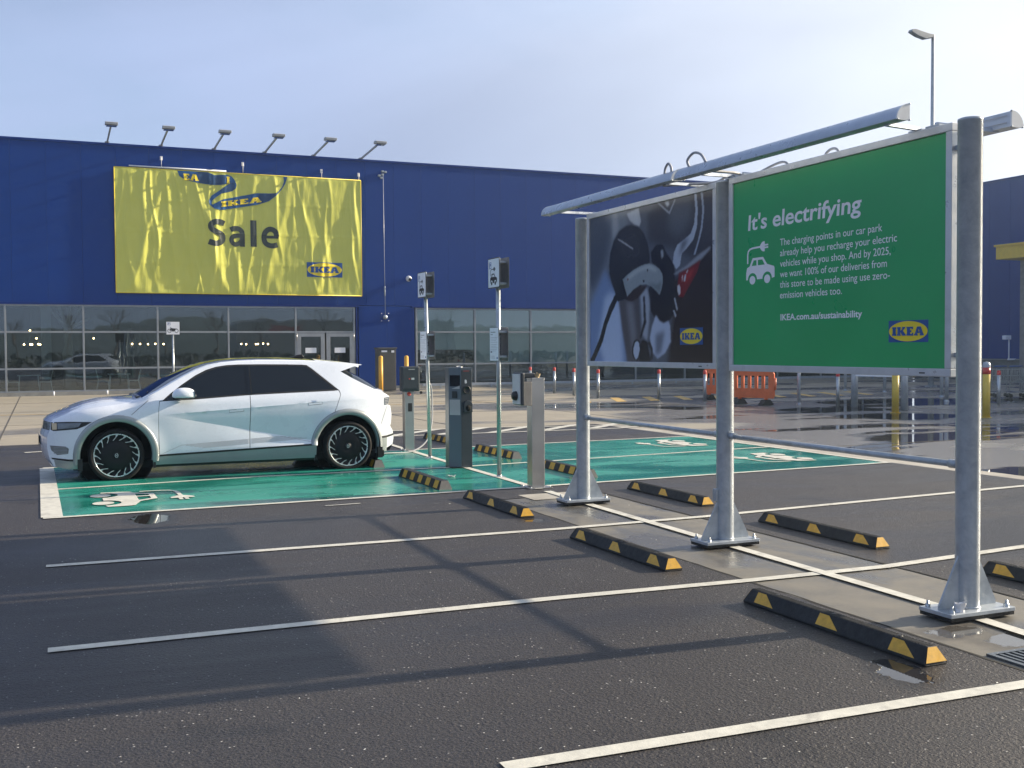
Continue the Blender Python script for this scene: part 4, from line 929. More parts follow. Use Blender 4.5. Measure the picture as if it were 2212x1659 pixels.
# ------------------------------------------------------------------ wheel stops
def stop_proto(kind, loc, label, L=1.64):
    """kind 'rubber': trapezoid patches and ochre ends; kind 'block': square stripes, grey ends"""
    x, y, _ = loc
    t_ = thing('wheel_stop', label, 'wheel stop', loc, 'rubber wheel stops with ochre patches' if kind == 'rubber' else 'striped wheel stops in the green bays')
    hb, ht, H, lip = .077, .030, .095, .016
    if kind == 'block': hb, ht, H, lip = .085, .045, .11, .01
    prof = [(-hb, 0), (-hb, lip), (-ht, H), (ht, H), (hb, lip), (hb, 0)]
    e = .035
    mb = MB()
    rings = [(-L / 2, 1.0, 1.0), (-L / 2 + .001, 1, 1), (L / 2 - .001, 1, 1), (L / 2, 1, 1)]
    mb.prism(prof, lambda a, b: (x + a, y - L / 2 - (0 if b < .05 else -e), b + .001), lambda a, b: (x + a, y + L / 2 + (0 if b < .05 else -e), b + .001))
    part('body', mb, 'rubber', t_, bevel=.005)
    nx, nz = (H - lip), -(hb - ht); n = math.hypot(nx, nz)
    def side(s_, l=.0022): return lambda a, b: (x + s_ * (-(hb + (ht - hb) * b) - l * nx / n) , y + a, lip + (H - lip) * b + .001 - l * nz / n)
    def patch(loop, s_): part('patch', sheet([loop], side(s_), None, None, False), 'patch', t_, recalc=False)
    if kind == 'rubber':
        for c in (-.62, .0, .62):
            for s_ in (1, -1): patch([(c - .115, .10), (c + .085, .10), (c + .085, .90), (c + .0, .90)] if s_ > 0 else [(c - .1, .1), (c + .1, .1), (c + .06, .9), (c - .06, .9)], s_)
        for s_ in (-1, 1):
            part('end_patch', MB().add([(x - hb * .93, y + s_ * (L / 2 + .0025 - .002), lip + .004), (x + hb * .93, y + s_ * (L / 2 + .0005), lip + .004), (x + ht, y + s_ * (L / 2 - e + .003), H - .002), (x - ht, y + s_ * (L / 2 - e + .003), H - .002)], [(0, 1, 2, 3)]), 'patch', t_, recalc=False)
        rb_ = MB()
        for k in range(66): rb_.box(x - ht * .9, x + ht * .9, y - L / 2 + .05 + k * .0236, y - L / 2 + .060 + k * .0236, H + .0005, H + .0035)
        r_ = part('ribbing', rb_, 'rubber', t_); r_['kind'] = 'stuff'
    else:
        for k in range(5):
            c = -.66 + k * .31
            patch([(c - .075, .04), (c + .075, .04), (c + .075, .96), (c - .075, .96)], 1); patch([(c - .075, .04), (c + .075, .04), (c + .075, .96), (c - .075, .96)], -1)
        for s_ in (-1, 1):
            part('end_block', MB().add([(x - hb, y + s_ * (L / 2 + .002), .004), (x + hb, y + s_ * (L / 2 + .002), .004), (x + ht, y + s_ * (L / 2 - e + .004), H), (x - ht, y + s_ * (L / 2 - e + .004), H)], [(0, 1, 2, 3)]), 'grey_end', t_, recalc=False)
    for yy in (-.55, 0, .55): part('bolt_cap', MB().lathe([(0, H + .004), (.015, H + .003), (.017, H)], (x, y + yy, .001), n=10), 'black_trim', t_)
    return t_
RS = [((4.345, 5.24, 0), 'nearest rubber wheel stop, in front of the drain strip left of the nearest post', 0), ((4.39, 7.95, 0), 'rubber wheel stop left of the strip in front of the middle post', 0),
      ((4.455, 10.83, 0), 'rubber wheel stop on asphalt just below the green bay edge, left of the far post', 0), ((6.535, 10.74, 0), 'rubber wheel stop right of the strip, between the far post and the middle post', 0),
      ((6.46, 8.0, 0), 'rubber wheel stop right of the strip, between the middle post and the nearest post', 0), ((6.49, 5.28, 0), 'rubber wheel stop cut by the right picture edge behind the nearest post', 0)]
rs = None
for loc, lb, _ in RS:
    if rs is None: rs = stop_proto('rubber', loc, lb)
    else: dup(rs, loc, lb)
BSK = [((4.45, 13.24, 0), 'striped wheel stop in the near green bay left of the chargers'), ((4.43, 16.0, 0), 'striped wheel stop behind the rear wheel of the white car'), ((6.70, 16.25, 0), 'striped wheel stop in the far green bay, right of the middle charger'),
       ((6.60, 13.55, 0), 'striped wheel stop in the near right green bay behind the far billboard post'), ((6.75, 19.05, 0), 'striped wheel stop farthest away beside the hatched box')]
bs_ = None
for loc, lb in BSK:
    if bs_ is None: bs_ = stop_proto('block', loc, lb)
    else: dup(bs_, loc, lb)

# ------------------------------------------------------------------ parking signs
def two_sided_sign(x, y, label, lean=0.):
    t_ = thing('parking_sign', label, 'sign', (x, y, 0), 'charging bay signs on poles')
    part('pole', MB().tube([(x, y, 0), (x - lean, y, 2.90)], .030, 18), 'sheen_grey', t_)
    part('pole_cap', MB().lathe([(.036, .0), (.036, .02), (.031, .03)], (x, y, 0.001), n=16), 'galv', t_)
    part('base_plate', MB().box(x - .07, x + .07, y - .07, y + .07, .0005, .009), 'galv', t_)
    for (yc, w, z0, z1, nm) in ((y + .0, .40, 2.50, 2.90, 'sign_panel'), (y + .0, .31, 1.54, 1.985, 'notice_panel')):
        xo = -lean * (z0 / 2.9)
        for s_, xx in ((-1, x + xo - .058), (1, x + xo + .075)):
            r = .03
            loop = [(yc - w / 2 + r, z0), (yc + w / 2 - r, z0), (yc + w / 2 - r * .3, z0 + r * .3), (yc + w / 2, z0 + r), (yc + w / 2, z1 - r), (yc + w / 2 - r * .3, z1 - r * .3), (yc + w / 2 - r, z1), (yc - w / 2 + r, z1), (yc - w / 2 + r * .3, z1 - r * .3), (yc - w / 2, z1 - r), (yc - w / 2, z0 + r), (yc - w / 2 + r * .3, z0 + r * .3)]
            mb = MB().prism(loop, lambda a, b: (xx - .002, a, b), lambda a, b: (xx + .002, a, b)); pn = part(nm, mb, 'sign_grey', t_)
            face = lambda l: (lambda a, b: (xx + s_ * (.002 + .0012 * l), yc + s_ * a, b))
            if nm == 'sign_panel':
                obj('border', sheet([[(-w / 2 + .004, z0 + .004), (w / 2 - .004, z0 + .004), (w / 2 - .004, z1 - .004), (-w / 2 + .004, z1 - .004)]], face(1)), 'print_black', pn)
                obj('sheet_face', sheet([[(-w / 2 + .014, z0 + .014), (w / 2 - .014, z0 + .014), (w / 2 - .014, z1 - .014), (-w / 2 + .014, z1 - .014)]], face(2)), 'sign_white', pn)
                obj('parking_box', sheet([[(-.155, z1 - .14), (-.075, z1 - .14), (-.075, z1 - .055), (-.155, z1 - .055)], [(-.148, z1 - .133), (-.082, z1 - .133), (-.082, z1 - .062), (-.148, z1 - .062)]], face(3)), 'logo_blue', pn)
                obj('parking_letter', text_mesh('P', -.137, -.095, z1 - .125, .055, face(3), .03), 'logo_blue', pn)
                ic_ = ev_icon(lambda a, b: face(3)(-.12 + a * .235, z0 + .045 + b * .235)); obj('charging_pictogram', ic_, 'print_black', pn)
            else:
                obj('sheet_face', sheet([[(-w / 2 + .006, z0 + .006), (w / 2 - .006, z0 + .006), (w / 2 - .006, z1 - .006), (-w / 2 + .006, z1 - .006)]], face(2)), 'sign_white', pn)
                fp = MB()
                for (zo, a, b, h) in [(.070, -.12, .05, .012), (.100, -.12, -.04, .010)]: sheet([[(a, z1 - zo), (b, z1 - zo), (b, z1 - zo + h), (a, z1 - zo + h)]], face(3), None, fp)
                for k in range(9): zo = .135 + k * .021 + (.010 if k > 3 else 0); b = .12 - .05 * ((k * 7) % 3) / 2; sheet([[(-.12, z1 - zo), (b, z1 - zo), (b, z1 - zo + .0035), (-.12, z1 - zo + .0035)]], face(3), None, fp)
                for k in range(4): sheet([[(-.12, z0 + .03 + k * .012), (.03, z0 + .03 + k * .012), (.03, z0 + .033 + k * .012), (-.12, z0 + .033 + k * .012)]], face(3), None, fp)
                obj('small_print', fp, 'fine_print', pn)
                obj('emblem', sheet([[(-.12, z0 + .112), (-.07, z0 + .112), (-.07, z0 + .127), (-.12, z0 + .127)]], face(3)), 'print_black', pn)
                obj('corner_badge', sheet([[(.085, z0 + .03), (.125, z0 + .03), (.125, z0 + .052), (.085, z0 + .052)]], face(3)), 'logo_blue', pn)
            for zb in (z0 + .06, z1 - .06):
                part('bracket', MB().box(min(xx, x + xo), max(xx, x + xo), yc - .11, yc + .11, zb - .014, zb + .014), 'galv', t_, bevel=.003)
    return t_
two_sided_sign(5.55, 13.38, 'taller looking pole with two parking signs, between the middle charger and the right charger')
two_sided_sign(5.55, 16.20, 'pole with two parking signs beside the leftmost charger', .06)
# motorcycle sign
t_ = thing('motorcycle_parking_sign', 'white motorcycle parking sign on a thin pole behind the white car', 'sign', (3.6, 34, 0))
part('pole', MB().tube([(3.6, 34, 0), (3.6, 34, 2.24)], .03, 12), 'sheen_grey', t_)
pn = part('sign_panel', MB().prism([(3.42, 2.18), (3.78, 2.18), (3.80, 2.20), (3.80, 2.56), (3.78, 2.58), (3.42, 2.58), (3.40, 2.56), (3.40, 2.20)], lambda a, b: (a, 33.955, b), lambda a, b: (a, 33.96, b)), 'print_black', t_)
fc = lambda l: (lambda a, b: (a, 33.953 - .002 * l, b))
obj('sheet_face', sheet([[(3.412, 2.192), (3.788, 2.192), (3.788, 2.568), (3.412, 2.568)]], fc(1)), 'sign_white', pn)
obj('parking_box', sheet([[(3.44, 2.47), (3.53, 2.47), (3.53, 2.55), (3.44, 2.55)], [(3.448, 2.478), (3.522, 2.478), (3.522, 2.542), (3.448, 2.542)]], fc(2)), 'logo_blue', pn)
obj('parking_letter', text_mesh('P', 3.468, 3.506, 2.488, .045, fc(2), .03), 'logo_blue', pn)
mk = MB()
for cx in (3.50, 3.70): sheet([ell(cx, 2.30, .058, .058, 24), ell(cx, 2.30, .043, .043, 24)], fc(2), None, mk)
sheet([[(3.50, 2.29), (3.53, 2.39), (3.56, 2.385), (3.60, 2.375), (3.66, 2.37), (3.73, 2.36), (3.73, 2.345), (3.67, 2.34), (3.66, 2.30), (3.60, 2.275), (3.57, 2.29), (3.55, 2.34), (3.515, 2.285)]], fc(2), None, mk)
sheet([stroke([(3.52, 2.41), (3.545, 2.40)], .014)], fc(2), None, mk); obj('motorcycle_pictogram', mk, 'print_black', pn)
part('clamp', MB().box(3.57, 3.63, 33.96, 34.03, 2.24, 2.28), 'galv', t_)

# ------------------------------------------------------------------ chargers
def boltplate(t_, x, y, w):
    part('base_plate', MB().box(x - w, x + w, y - w, y + w, .0005, .014), 'steel', t_, bevel=.002)
    for sx_ in (-1, 1):
        for sy_ in (-1, 1): part('bolt', MB().lathe([(.012, .014), (.012, .026), (0, .027)], (x + sx_ * (w - .025), y + sy_ * (w - .025), 0), n=6), 'sheen_grey', t_)
# right: steel post, charger facing left
cx, cy = 5.54, 12.18
t_ = thing('charging_post', 'rightmost charger, brushed steel post with a case on its left side', 'charger', (cx, cy, 0), 'charging posts between the green bays')
boltplate(t_, cx, cy, .15)
part('post', MB().box(cx - .085, cx + .085, cy - .075, cy + .075, .0145, 1.33), 'steel', t_, bevel=.004)
part('post_cap', MB().box(cx - .088, cx + .088, cy - .078, cy + .078, 1.33, 1.345), 'steel', t_, bevel=.003)
part('case_back', MB().box(cx - .20, cx - .088, cy - .085, cy + .085, 1.01, 1.30), 'beige_case', t_, bevel=.004)
part('case', MB().box(cx - .25, cx - .20, cy - .13, cy + .13, 1.02, 1.41), 'charger_dark', t_, bevel=.015)
part('case_top', MB().box(cx - .235, cx - .02, cy - .02, cy + .13, 1.346, 1.405), 'charger_dark', t_, bevel=.01)
part('face_panel', MB().box(cx - .262, cx - .25, cy - .115, cy + .115, 1.03, 1.395), 'charger_side', t_, bevel=.005)
part('socket', MB().lathe([(0, -.05), (.04, -.048), (.055, -.03), (.058, 0)], (cx - .262, cy, 1.13), 'x', 20), 'black_trim', t_)
# middle: dark pedestal, chamfered corner
cx, cy = 5.50, 14.76
t_ = thing('charging_pedestal', 'middle charger, tall dark steel pedestal with round sockets', 'charger', (cx, cy, 0), 'charging posts between the green bays')
x0, x1, y0, y1 = cx - .155, cx + .145, cy - .15, cy + .15
pr = [(x0, y1), (x1, y1), (x1, y0), (x0 + .13, y0), (x0, y0 + .15)]
part('body', MB().prism(pr, lambda a, b: (a, b, .012), lambda a, b: (a, b, 1.42)), 'steel_dark', t_, bevel=.003)
part('top_cap', MB().prism([(a + (a - cx) * .02, b + (b - cy) * .02) for a, b in pr], lambda a, b: (a, b, 1.42), lambda a, b: (a, b, 1.435)), 'steel_dark', t_, bevel=.002)
part('plinth', MB().box(x0 + .0, x1 + .004, y0 - .004, y1, .0005, .0118), 'rubber', t_)
xa, xb_, yf = x0 + .135, x1 - .004, y0
sock = lambda z, r: part('socket', MB().lathe([(0, -.012), (r * .75, -.014), (r * .8, -.024), (r, -.02), (r, .0)], ((xa + xb_) / 2, yf, z), 'y', 26), 'black_trim', t_)
sock(1.12, .058)
part('front_panel', MB().box(xa, xb_, yf - .004, yf - .0005, .03, 1.40), 'charger_dark', t_, bevel=.002)
part('socket_hood', MB().prism([(-.065, -.06), (.065, -.06), (.065, .05)] + ell(0, .05, .065, .06, 10, 0, PI)[1:] + [(-.065, .05)], lambda a, b: ((xa + xb_) / 2 + a + .012, yf - .045, .86 + b), lambda a, b: ((xa + xb_) / 2 + a + .012, yf - .004, .86 + b)), 'charger_dark', t_, bevel=.006)
part('socket_hole', MB().lathe([(0, -.050), (.038, -.050), (.042, -.045)], ((xa + xb_) / 2 + .012, yf, .86), 'y', 22), 'gap', t_)
part('label_strip', MB().box(xa + .03, xb_ - .04, yf - .006, yf - .0045, 1.385, 1.392), 'shed_red', t_)
part('socket_letter', text_mesh('B', xa + .055, xa + .085, 1.215, .05, lambda a, b: (a, yf - .0055, b), .02), 'print_white', t_, recalc=False)
# chamfer face fittings
ax, ay = x0 + .13, y0; bx, by = x0, y0 + .15; dl = math.hypot(bx - ax, by - ay); nx_, ny_ = (ay - by) / dl, (bx - ax) / dl
nx_, ny_ = (-abs(nx_), -abs(ny_))
cf = lambda l: (lambda a, b: (bx + (ax - bx) * a + nx_ * l, by + (ay - by) * a + ny_ * l, b))
part('screen', MB().prism([(.10, 1.17), (.92, 1.17), (.92, 1.33), (.10, 1.33)], cf(.0005), cf(.006)), 'car_glass', t_)
part('screen_glare_hood', MB().prism([(.25, 1.135), (.92, 1.135), (.92, 1.18), (.7, 1.165)], cf(.0065), cf(.010)), 'steel', t_)
part('card_reader', MB().prism([(.30, 1.00), (.70, 1.00), (.70, 1.10), (.30, 1.10)], cf(.0005), cf(.012)), 'print_black', t_, bevel=.003)
part('info_plate', MB().prism([(.08, .76), (.94, .76), (.94, .98), (.08, .98)], cf(.0005), cf(.003)), 'steel', t_)
# left: steel post with dark wall box facing the camera, its lead plugged into the car
cx, cy = 5.66, 17.62
t_ = thing('charging_post', 'leftmost charger, dark box on a steel post with its cable plugged into the white car', 'charger', (cx, cy, 0), 'charging posts between the green bays')
boltplate(t_, cx, cy, .13)
part('post', MB().box(cx - .085, cx + .075, cy - .07, cy + .07, .0145, .995), 'steel', t_, bevel=.004)
part('case', MB().box(cx - .165, cx + .155, cy - .16, cy - .02, 1.0, 1.42), 'charger_dark', t_, bevel=.02)
part('case_lid', MB().box(cx - .145, cx + .135, cy - .172, cy - .16, 1.04, 1.40), 'charger_dark', t_, bevel=.006)
part('status_light', MB().box(cx - .05, cx + .06, cy - .175, cy - .172, 1.365, 1.373), 'charger_side', t_)
part('brand_plate', MB().box(cx - .045, cx - .02, cy - .175, cy - .172, 1.20, 1.222), 'shed_red', t_); part('brand_plate', MB().box(cx - .0, cx + .05, cy - .175, cy - .172, 1.195, 1.228), 'charger_side', t_)
part('sticker', MB().lathe([(0, -.004), (.035, -.003), (.035, 0)], (cx - .01, cy - .071, .955), 'y', 18), 'shed_red', t_)
part('sticker', MB().box(cx - .03, cx + .04, cy - .073, cy - .0705, .66, .80), 'print_black', t_)
part('holster', MB().bar((cx + .15, cy - .1, 1.17), (cx + .30, cy - .13, 1.15), .05, .05), 'black_trim', t_, bevel=.012)
part('dangling_tag', MB().box(cx + .17, cx + .205, cy - .12, cy - .10, .955, 1.0), 'black_trim', t_)
cab = curve([(cx + .28, cy - .13, 1.16), (cx + .36, cy - .12, 1.08), (cx + .38, cy - .12, .82), (cx + .34, cy - .2, .46), (cx + .20, cy - .32, .17), (cx - .10, cy - .45, .022), (cx - .5, cy - .55, .022), (4.75, 17.05, .022), (4.55, 17.25, .12), (4.40, 17.16, .5), (4.36, 17.04, .80)])
part('charging_cable', MB().tube([tuple(p) for p in cab], .013, 8), 'hose', t_)
crumple('paper_scrap', (5.56, 12.17, 1.346), .035, .05, 'trash', 'crumpled brown paper lying on top of the rightmost charger', 'litter', 6.1)
crumple('tissue_scrap', (5.50, 14.72, 1.436), .045, .02, 'white_plastic', 'white tissue lying on top of the middle charger', 'litter', 8.1)
crumple('tissue_scrap', (4.98, 13.65, .006), .05, .02, 'white_plastic', 'white tissue lying on the green paint between chargers and wheel stop', 'litter', 4.4)

# ------------------------------------------------------------------ bollards, barriers, posts behind the boards
def redpost(x, y, label, h=.98, r=.052):
    t_ = thing('bollard', label, 'bollard', (x, y, 0), 'steel bollards with red caps')
    part('post', MB().tube([(x, y, 0), (x, y, h - .13)], r, 16), 'sheen_grey', t_)
    part('cap', MB().lathe([(r + .002, h - .13), (r + .002, h - .03), (r * .8, h), (0, h + .005)], (x, y, 0), n=16), 'red', t_); return t_
RP = [((17.69, 39.4), 'red capped bollard peeking over the rightmost charger'), ((18.03, 37.9), 'red capped bollard just right of the rightmost charger'), ((17.72, 35.6), 'red capped bollard left of the far billboard post'),
      ((17.50, 33.3), 'red capped bollard right of the far billboard post, under the photo board'), ((18.83, 31.5), 'red capped bollard under the middle of the photo board'), ((19.45, 29.7), 'red capped bollard beside the left orange barrier'),
      ((21.0, 25.2), 'red capped bollard under the green board, left of the white board sign'), ((25.6, 23.7), 'red capped bollard behind the yellow bollard at the right edge')]
r0 = None
for (x, y), lb in RP:
    if r0 is None: r0 = redpost(x, y, lb)
    else: dup(r0, (x, y, 0), lb)
def yb(x, y, label):
    t_ = thing('bollard', label, 'bollard', (x, y, 0), 'yellow bollards with a red band'); r = .088
    part('post', MB().tube([(x, y, .012), (x, y, 1.03)], r, 24), 'yellow', t_)
    part('red_band', MB().tube([(x, y, 1.031), (x, y, 1.19)], r + .001, 24), 'red', t_)
    part('cap', MB().lathe([(r + .004, 1.19), (r + .004, 1.25), (r * .8, 1.31), (0, 1.33)], (x, y, 0), n=24), 'galv', t_)
    part('base_ring', MB().tube([(x, y, .0), (x, y, .012)], r + .035, 24), 'yellow', t_); return t_
o = yb(20.04, 21.84, 'yellow bollard with red band under the green board'); dup(o, (20.56, 19.4, 0), 'yellow bollard with red band right of the nearest billboard post')
def gp2(x, y, h, r, label):
    t_ = thing('steel_post', label, 'post', (x, y, 0), 'plain grey posts in front of the entrance')
    part('post', MB().tube([(x, y, 0), (x, y, h)], r, 16), 'galv', t_); part('foot', MB().lathe([(r + .02, 0), (r + .02, .02), (r, .06)], (x, y, 0), n=16), 'galv', t_); return t_
gp2(20.54, 26.37, 1.5, .05, 'plain grey post right of the orange barriers'); gp2(28.68, 33.98, 1.6, .06, 'distant grey post under the green board, left half')
gp2(28.88, 32.04, 1.5, .06, 'distant grey post behind the white board sign'); gp2(27.59, 27.92, 1.5, .06, 'left one of two thin grey posts left of the nearest billboard post'); gp2(25.37, 25.47, 1.5, .06, 'right one of two thin grey posts left of the nearest billboard post')
t_ = thing('board_sign', 'white board sign on two thick grey legs seen under the green board', 'sign', (21.0, 23.5, 0))
for x, y in ((20.91, 24.39), (21.12, 22.68)): part('leg', MB().tube([(x, y, 0), (x, y, 1.6)], .095, 20), 'galv', t_)
part('panel', MB().bar((20.86, 24.28, 1.24), (21.03, 22.80, 1.24), .04, .72), 'sign_white', t_)
def barrier(x0, y0, x1, y1, label):
    t_ = thing('orange_barrier', label, 'barrier', ((x0 + x1) / 2, (y0 + y1) / 2, 0), 'orange plastic barriers')
    a = Vector((x0, y0)); b = Vector((x1, y1)); L = (b - a).length; d = (b - a) / L; n = Vector((-d.y, d.x))
    q = lambda off: (lambda u, v: (a.x + d.x * u + n.x * off, a.y + d.y * u + n.y * off, v))
    out_ = [(0.04, .20), (L - .04, .20), (L, .26), (L, .92), (L - .06, 1.0), (.06, 1.0), (0, .92), (0, .26)]
    mb = MB(); hs = []; n_ = 5; ww = (L - .24) / n_
    for k in range(n_): u0 = .14 + k * ww; hs.append([(u0, .48), (u0 + ww * .58, .48), (u0 + ww * .58, .86), (u0, .86)])
    for off, fl_ in ((-.022, 0), (.022, 1)): sheet([out_] + hs, q(off), None, mb, False)
    for lp in [out_] + hs:
        for i in range(len(lp)):
            p, r = lp[i], lp[(i + 1) % len(lp)]; mb.add([q(-.022)(*p), q(-.022)(*r), q(.022)(*r), q(.022)(*p)], [(0, 1, 2, 3)])
    part('panel', mb, 'orange', t_, weld=True)
    part('connector', MB().tube([q(0)(L + .02, .45), q(0)(L + .02, .80)], .04, 10), 'orange', t_)
    for u in (.22, L - .3):
        c = q(0)(u, 0); part('foot', MB().prism([(-.28, 0), (.28, 0), (.10, .16), (-.10, .16)], lambda s_, v: (c[0] + n.x * s_ - d.x * .09, c[1] + n.y * s_ - d.y * .09, v), lambda s_, v: (c[0] + n.x * s_ + d.x * .09, c[1] + n.y * s_ + d.y * .09, v)), 'rubber', t_)
        part('leg', MB().box(c[0] - .05, c[0] + .05, c[1] - .03, c[1] + .03, .16, .21), 'orange', t_)
barrier(19.20, 27.75, 19.65, 26.35, 'orange plastic barrier right of the middle post'); barrier(19.95, 30.55, 20.45, 29.45, 'orange plastic barrier left of the middle post')
# trolleys nested at the wing
def trolley(x, y, label):
    t_ = thing('shopping_trolley', label, 'trolley', (x, y, 0), 'nested shopping trolleys'); mb = MB()
    for s_ in (-.28, .28):
        mb.bar((x + s_, y - .4, .16), (x + s_, y + .4, .22), .025); mb.bar((x + s_, y + .35, .2), (x + s_ * .9, y + .25, .95), .025)
    for z, hw, y0, y1 in ((.50, .22, -.35, .28), (.72, .25, -.40, .28), (.93, .28, -.42, .28)):
        mb.bar((x - hw, y + y0, z), (x + hw, y + y0, z), .015); mb.bar((x - hw, y + y1, z), (x + hw, y + y1, z), .015); mb.bar((x - hw, y + y0, z), (x - hw, y + y1, z), .015); mb.bar((x + hw, y + y0, z), (x + hw, y + y1, z), .015)
    for k in range(9): xx = -.25 + k * .0625; mb.bar((x + xx, y - .40, .93), (x + xx * .85, y - .34, .50), .008)
    for k in range(8): yy = -.4 + k * .09; mb.bar((x - .27, y + yy, .93), (x - .22, y + yy, .50), .008); mb.bar((x + .27, y + yy, .93), (x + .22, y + yy, .50), .008)
    part('basket', mb, 'sheen_grey', t_)
    part('handle', MB().tube([(x - .28, y + .33, 1.02), (x + .28, y + .33, 1.02)], .02, 8), 'logo_blue', t_)
    for sx_ in (-.26, .26):
        for sy_ in (-.36, .36): part('wheel', MB().lathe([(0, -.02), (.06, -.02), (.06, .02), (0, .02)], (x + sx_, y + sy_, .065), 'x', 12), 'rubber', t_)
    return t_
tr_ = None
for k in range(5):
    lb = ['nearest shopping trolley of the nested row by the wing', 'second shopping trolley of the nested row', 'middle shopping trolley of the nested row', 'fourth shopping trolley of the nested row', 'last shopping trolley of the nested row, farthest right'][k]
    if tr_ is None: tr_ = trolley(28.9, 27.0, lb)
    else: dup(tr_, (28.9 + .42 * k, 27.0 - .25 * k, 0), lb)
# car park lamp post and a small one on the wing wall
t_ = thing('lamp_post', 'tall thin lamp post rising behind the green board', 'lamp post', (34.07, 35.07, 0))
part('pole', MB().tube([(34.07, 35.07, .0), (34.07, 35.07, 14.5)], [.12, .065], 16), 'galv', t_)
part('head', MB().prism([(0, -.05), (.5, -.16), (.95, -.08), (1.35, .06), (1.30, .16), (1.1, .19), (.3, .08), (0, .07)], lambda u, v: (34.05 - u * .9, 34.95, 14.48 + v), lambda u, v: (34.05 - u * .9, 35.19, 14.48 + v)), 'floodlight', t_, bevel=.02)
part('base', MB().box(33.9, 34.24, 34.9, 35.24, 0, .06), 'galv', t_)
t_ = thing('wing_floodlight', 'small white lamp on a short mast at the dark wing', 'floodlight', (WX - .4, 39.4, 0))
part('mast', MB().tube([(WX - .4, 39.4, 1.06), (WX - .4, 39.4, 2.1)], .03, 8), 'sign_white', t_); part('head', MB().box(WX - .75, WX - .35, 39.3, 39.5, 2.0, 2.2), 'sign_white', t_, bevel=.02); part('mount', MB().box(WX - .45, WX + .03, 39.35, 39.45, 1.0, 1.08), 'sign_white', t_)
# ------------------------------------------------------------------ the white electric hatchback
CY = 16.14                                                    # centre line; the near side faces -Y
car = thing('parked_car', 'white electric hatchback plugged in and parked on the green bay facing left', 'car', (2.43, CY, 0))
def lerp_tab(tab, x):
    if x <= tab[0][0]: return tab[0][1]
    for (a, b), (c, d) in zip(tab, tab[1:]):
        if x <= c: t_ = (x - a) / (c - a); return b + (d - b) * t_
    return tab[-1][1]
def smooth(x, a, b):
    t_ = min(1, max(0, (x - a) / (b - a))); return t_ * t_ * (3 - 2 * t_)
# edge curve of the side seen in elevation: (x, z, centre dz, centre dx)
EDGE = [(.46, .155, 0, 0), (.12, .20, .0, -.05), (.07, .30, 0, -.08), (.04, .45, 0, -.09), (.045, .60, 0, -.10), (.075, .68, 0, -.10), (.09, .785, 0, -.09), (.12, .815, .02, -.07), (.22, .865, .03, -.03), (.34, .905, .05, 0), (.50, .945, .07, 0), (.70, .975, .085, 0),
        (.90, 1.0, .075, 0), (1.05, 1.022, .06, 0), (1.14, 1.045, .04, 0), (1.22, 1.07, .035, -.02), (1.40, 1.155, .05, -.03), (1.60, 1.268, .055, -.03), (1.78, 1.365, .05, -.02), (1.93, 1.438, .05, -.01), (2.09, 1.492, .05, 0), (2.28, 1.527, .05, 0), (2.50, 1.545, .05, 0), (2.80, 1.555, .05, 0), (3.10, 1.552, .05, 0),
        (3.40, 1.545, .045, 0), (3.62, 1.535, .04, 0), (3.76, 1.520, .03, 0), (3.84, 1.455, .0, .16), (3.93, 1.39, .0, .22), (4.10, 1.295, 0, .24), (4.28, 1.20, 0, .21), (4.42, 1.13, 0, .16), (4.50, 1.105, .01, .13), (4.60, 1.055, .01, .09), (4.65, 1.02, .0, .09), (4.645, .97, .0, .08), (4.62, .90, 0, .08), (4.66, .885, 0, .10), (4.68, .76, 0, .10),
        (4.67, .64, 0, .09), (4.655, .59, 0, .09), (4.70, .52, 0, .10), (4.715, .42, 0, .10), (4.70, .32, 0, .10), (4.65, .235, 0, .08), (4.50, .205, 0, .0)]
ztop = lambda x: lerp_tab([(p[0], p[1]) for p in EDGE[7:36]], x)
PROF = [(.10, .84), (.18, .875), (.26, .900), (.36, .918), (.50, .928), (.65, .933), (.80, .938), (.90, .934), (1.0, .915), (1.06, .888), (1.12, .855), (1.25, .785), (1.40, .705), (1.50, .650), (1.56, .610), (1.62, .58)]
def profz(z):
    return (lerp_tab(PROF, z - .02) + lerp_tab(PROF, z) * 2 + lerp_tab(PROF, z + .02)) / 4
def HW(x, z):
    w = profz(z)
    if x < .95: w *= 1 - .27 * ((.95 - x) / .95) ** 3.3
    if x > 3.7: w *= 1 - .20 * (max(0, x - 3.7) / 1.0) ** 2.6
    if x < 1.3:                                               # fender rounds over into the bonnet
        d = ztop(x) - z; w -= .085 * math.exp(-max(0, d) / .055) * smooth(x, 1.35, 1.05)
    # door surfacing: a wedge that tucks in between shoulder line and diagonal
    if 1.40 < x < 3.95:
        zc = .85 + (x - 1.45) * .056; zd = .845 - (x - 1.45) * .205
        fade = smooth(x, 1.42, 1.9) * (1 - smooth(x, 3.35, 3.95))
        depth = .050 * min(1, (x - 1.4) / 1.3)
        zd = max(zd, .44)
        if z < zc:
            if z > zd: h = -depth * ((zc - z) / max(.02, zc - zd))
            else: h = -depth * max(0, (z - .37) / max(.05, zd - .37))
            w += h * fade
        if zc <= z < zc + .05: w += .004 * (1 - (z - zc) / .05) * fade
    # haunches around the wheels
    for cx_ in (.88, 3.99):
        r = math.hypot(x - cx_, z - .33); w += .012 * math.exp(-((r - .50) / .09) ** 2) * (z < .95)
    return w
def sides(name, loops, mat, grid=(.05, .04), lift=0., par=None, cuts=()):
    """one sheet on each flank; returns [near, far]"""
    res = []
    for s_ in (-1, 1):
        m2 = sheet(loops, lambda u, v: (u, CY + s_ * (HW(u, v) + lift), v), grid, None, True, cuts)
        if s_ > 0: m2.f = [q[::-1] for q in m2.f]
        res.append(obj(name, m2, mat, par[0 if s_ < 0 else 1] if par else car, recalc=False))
    return res
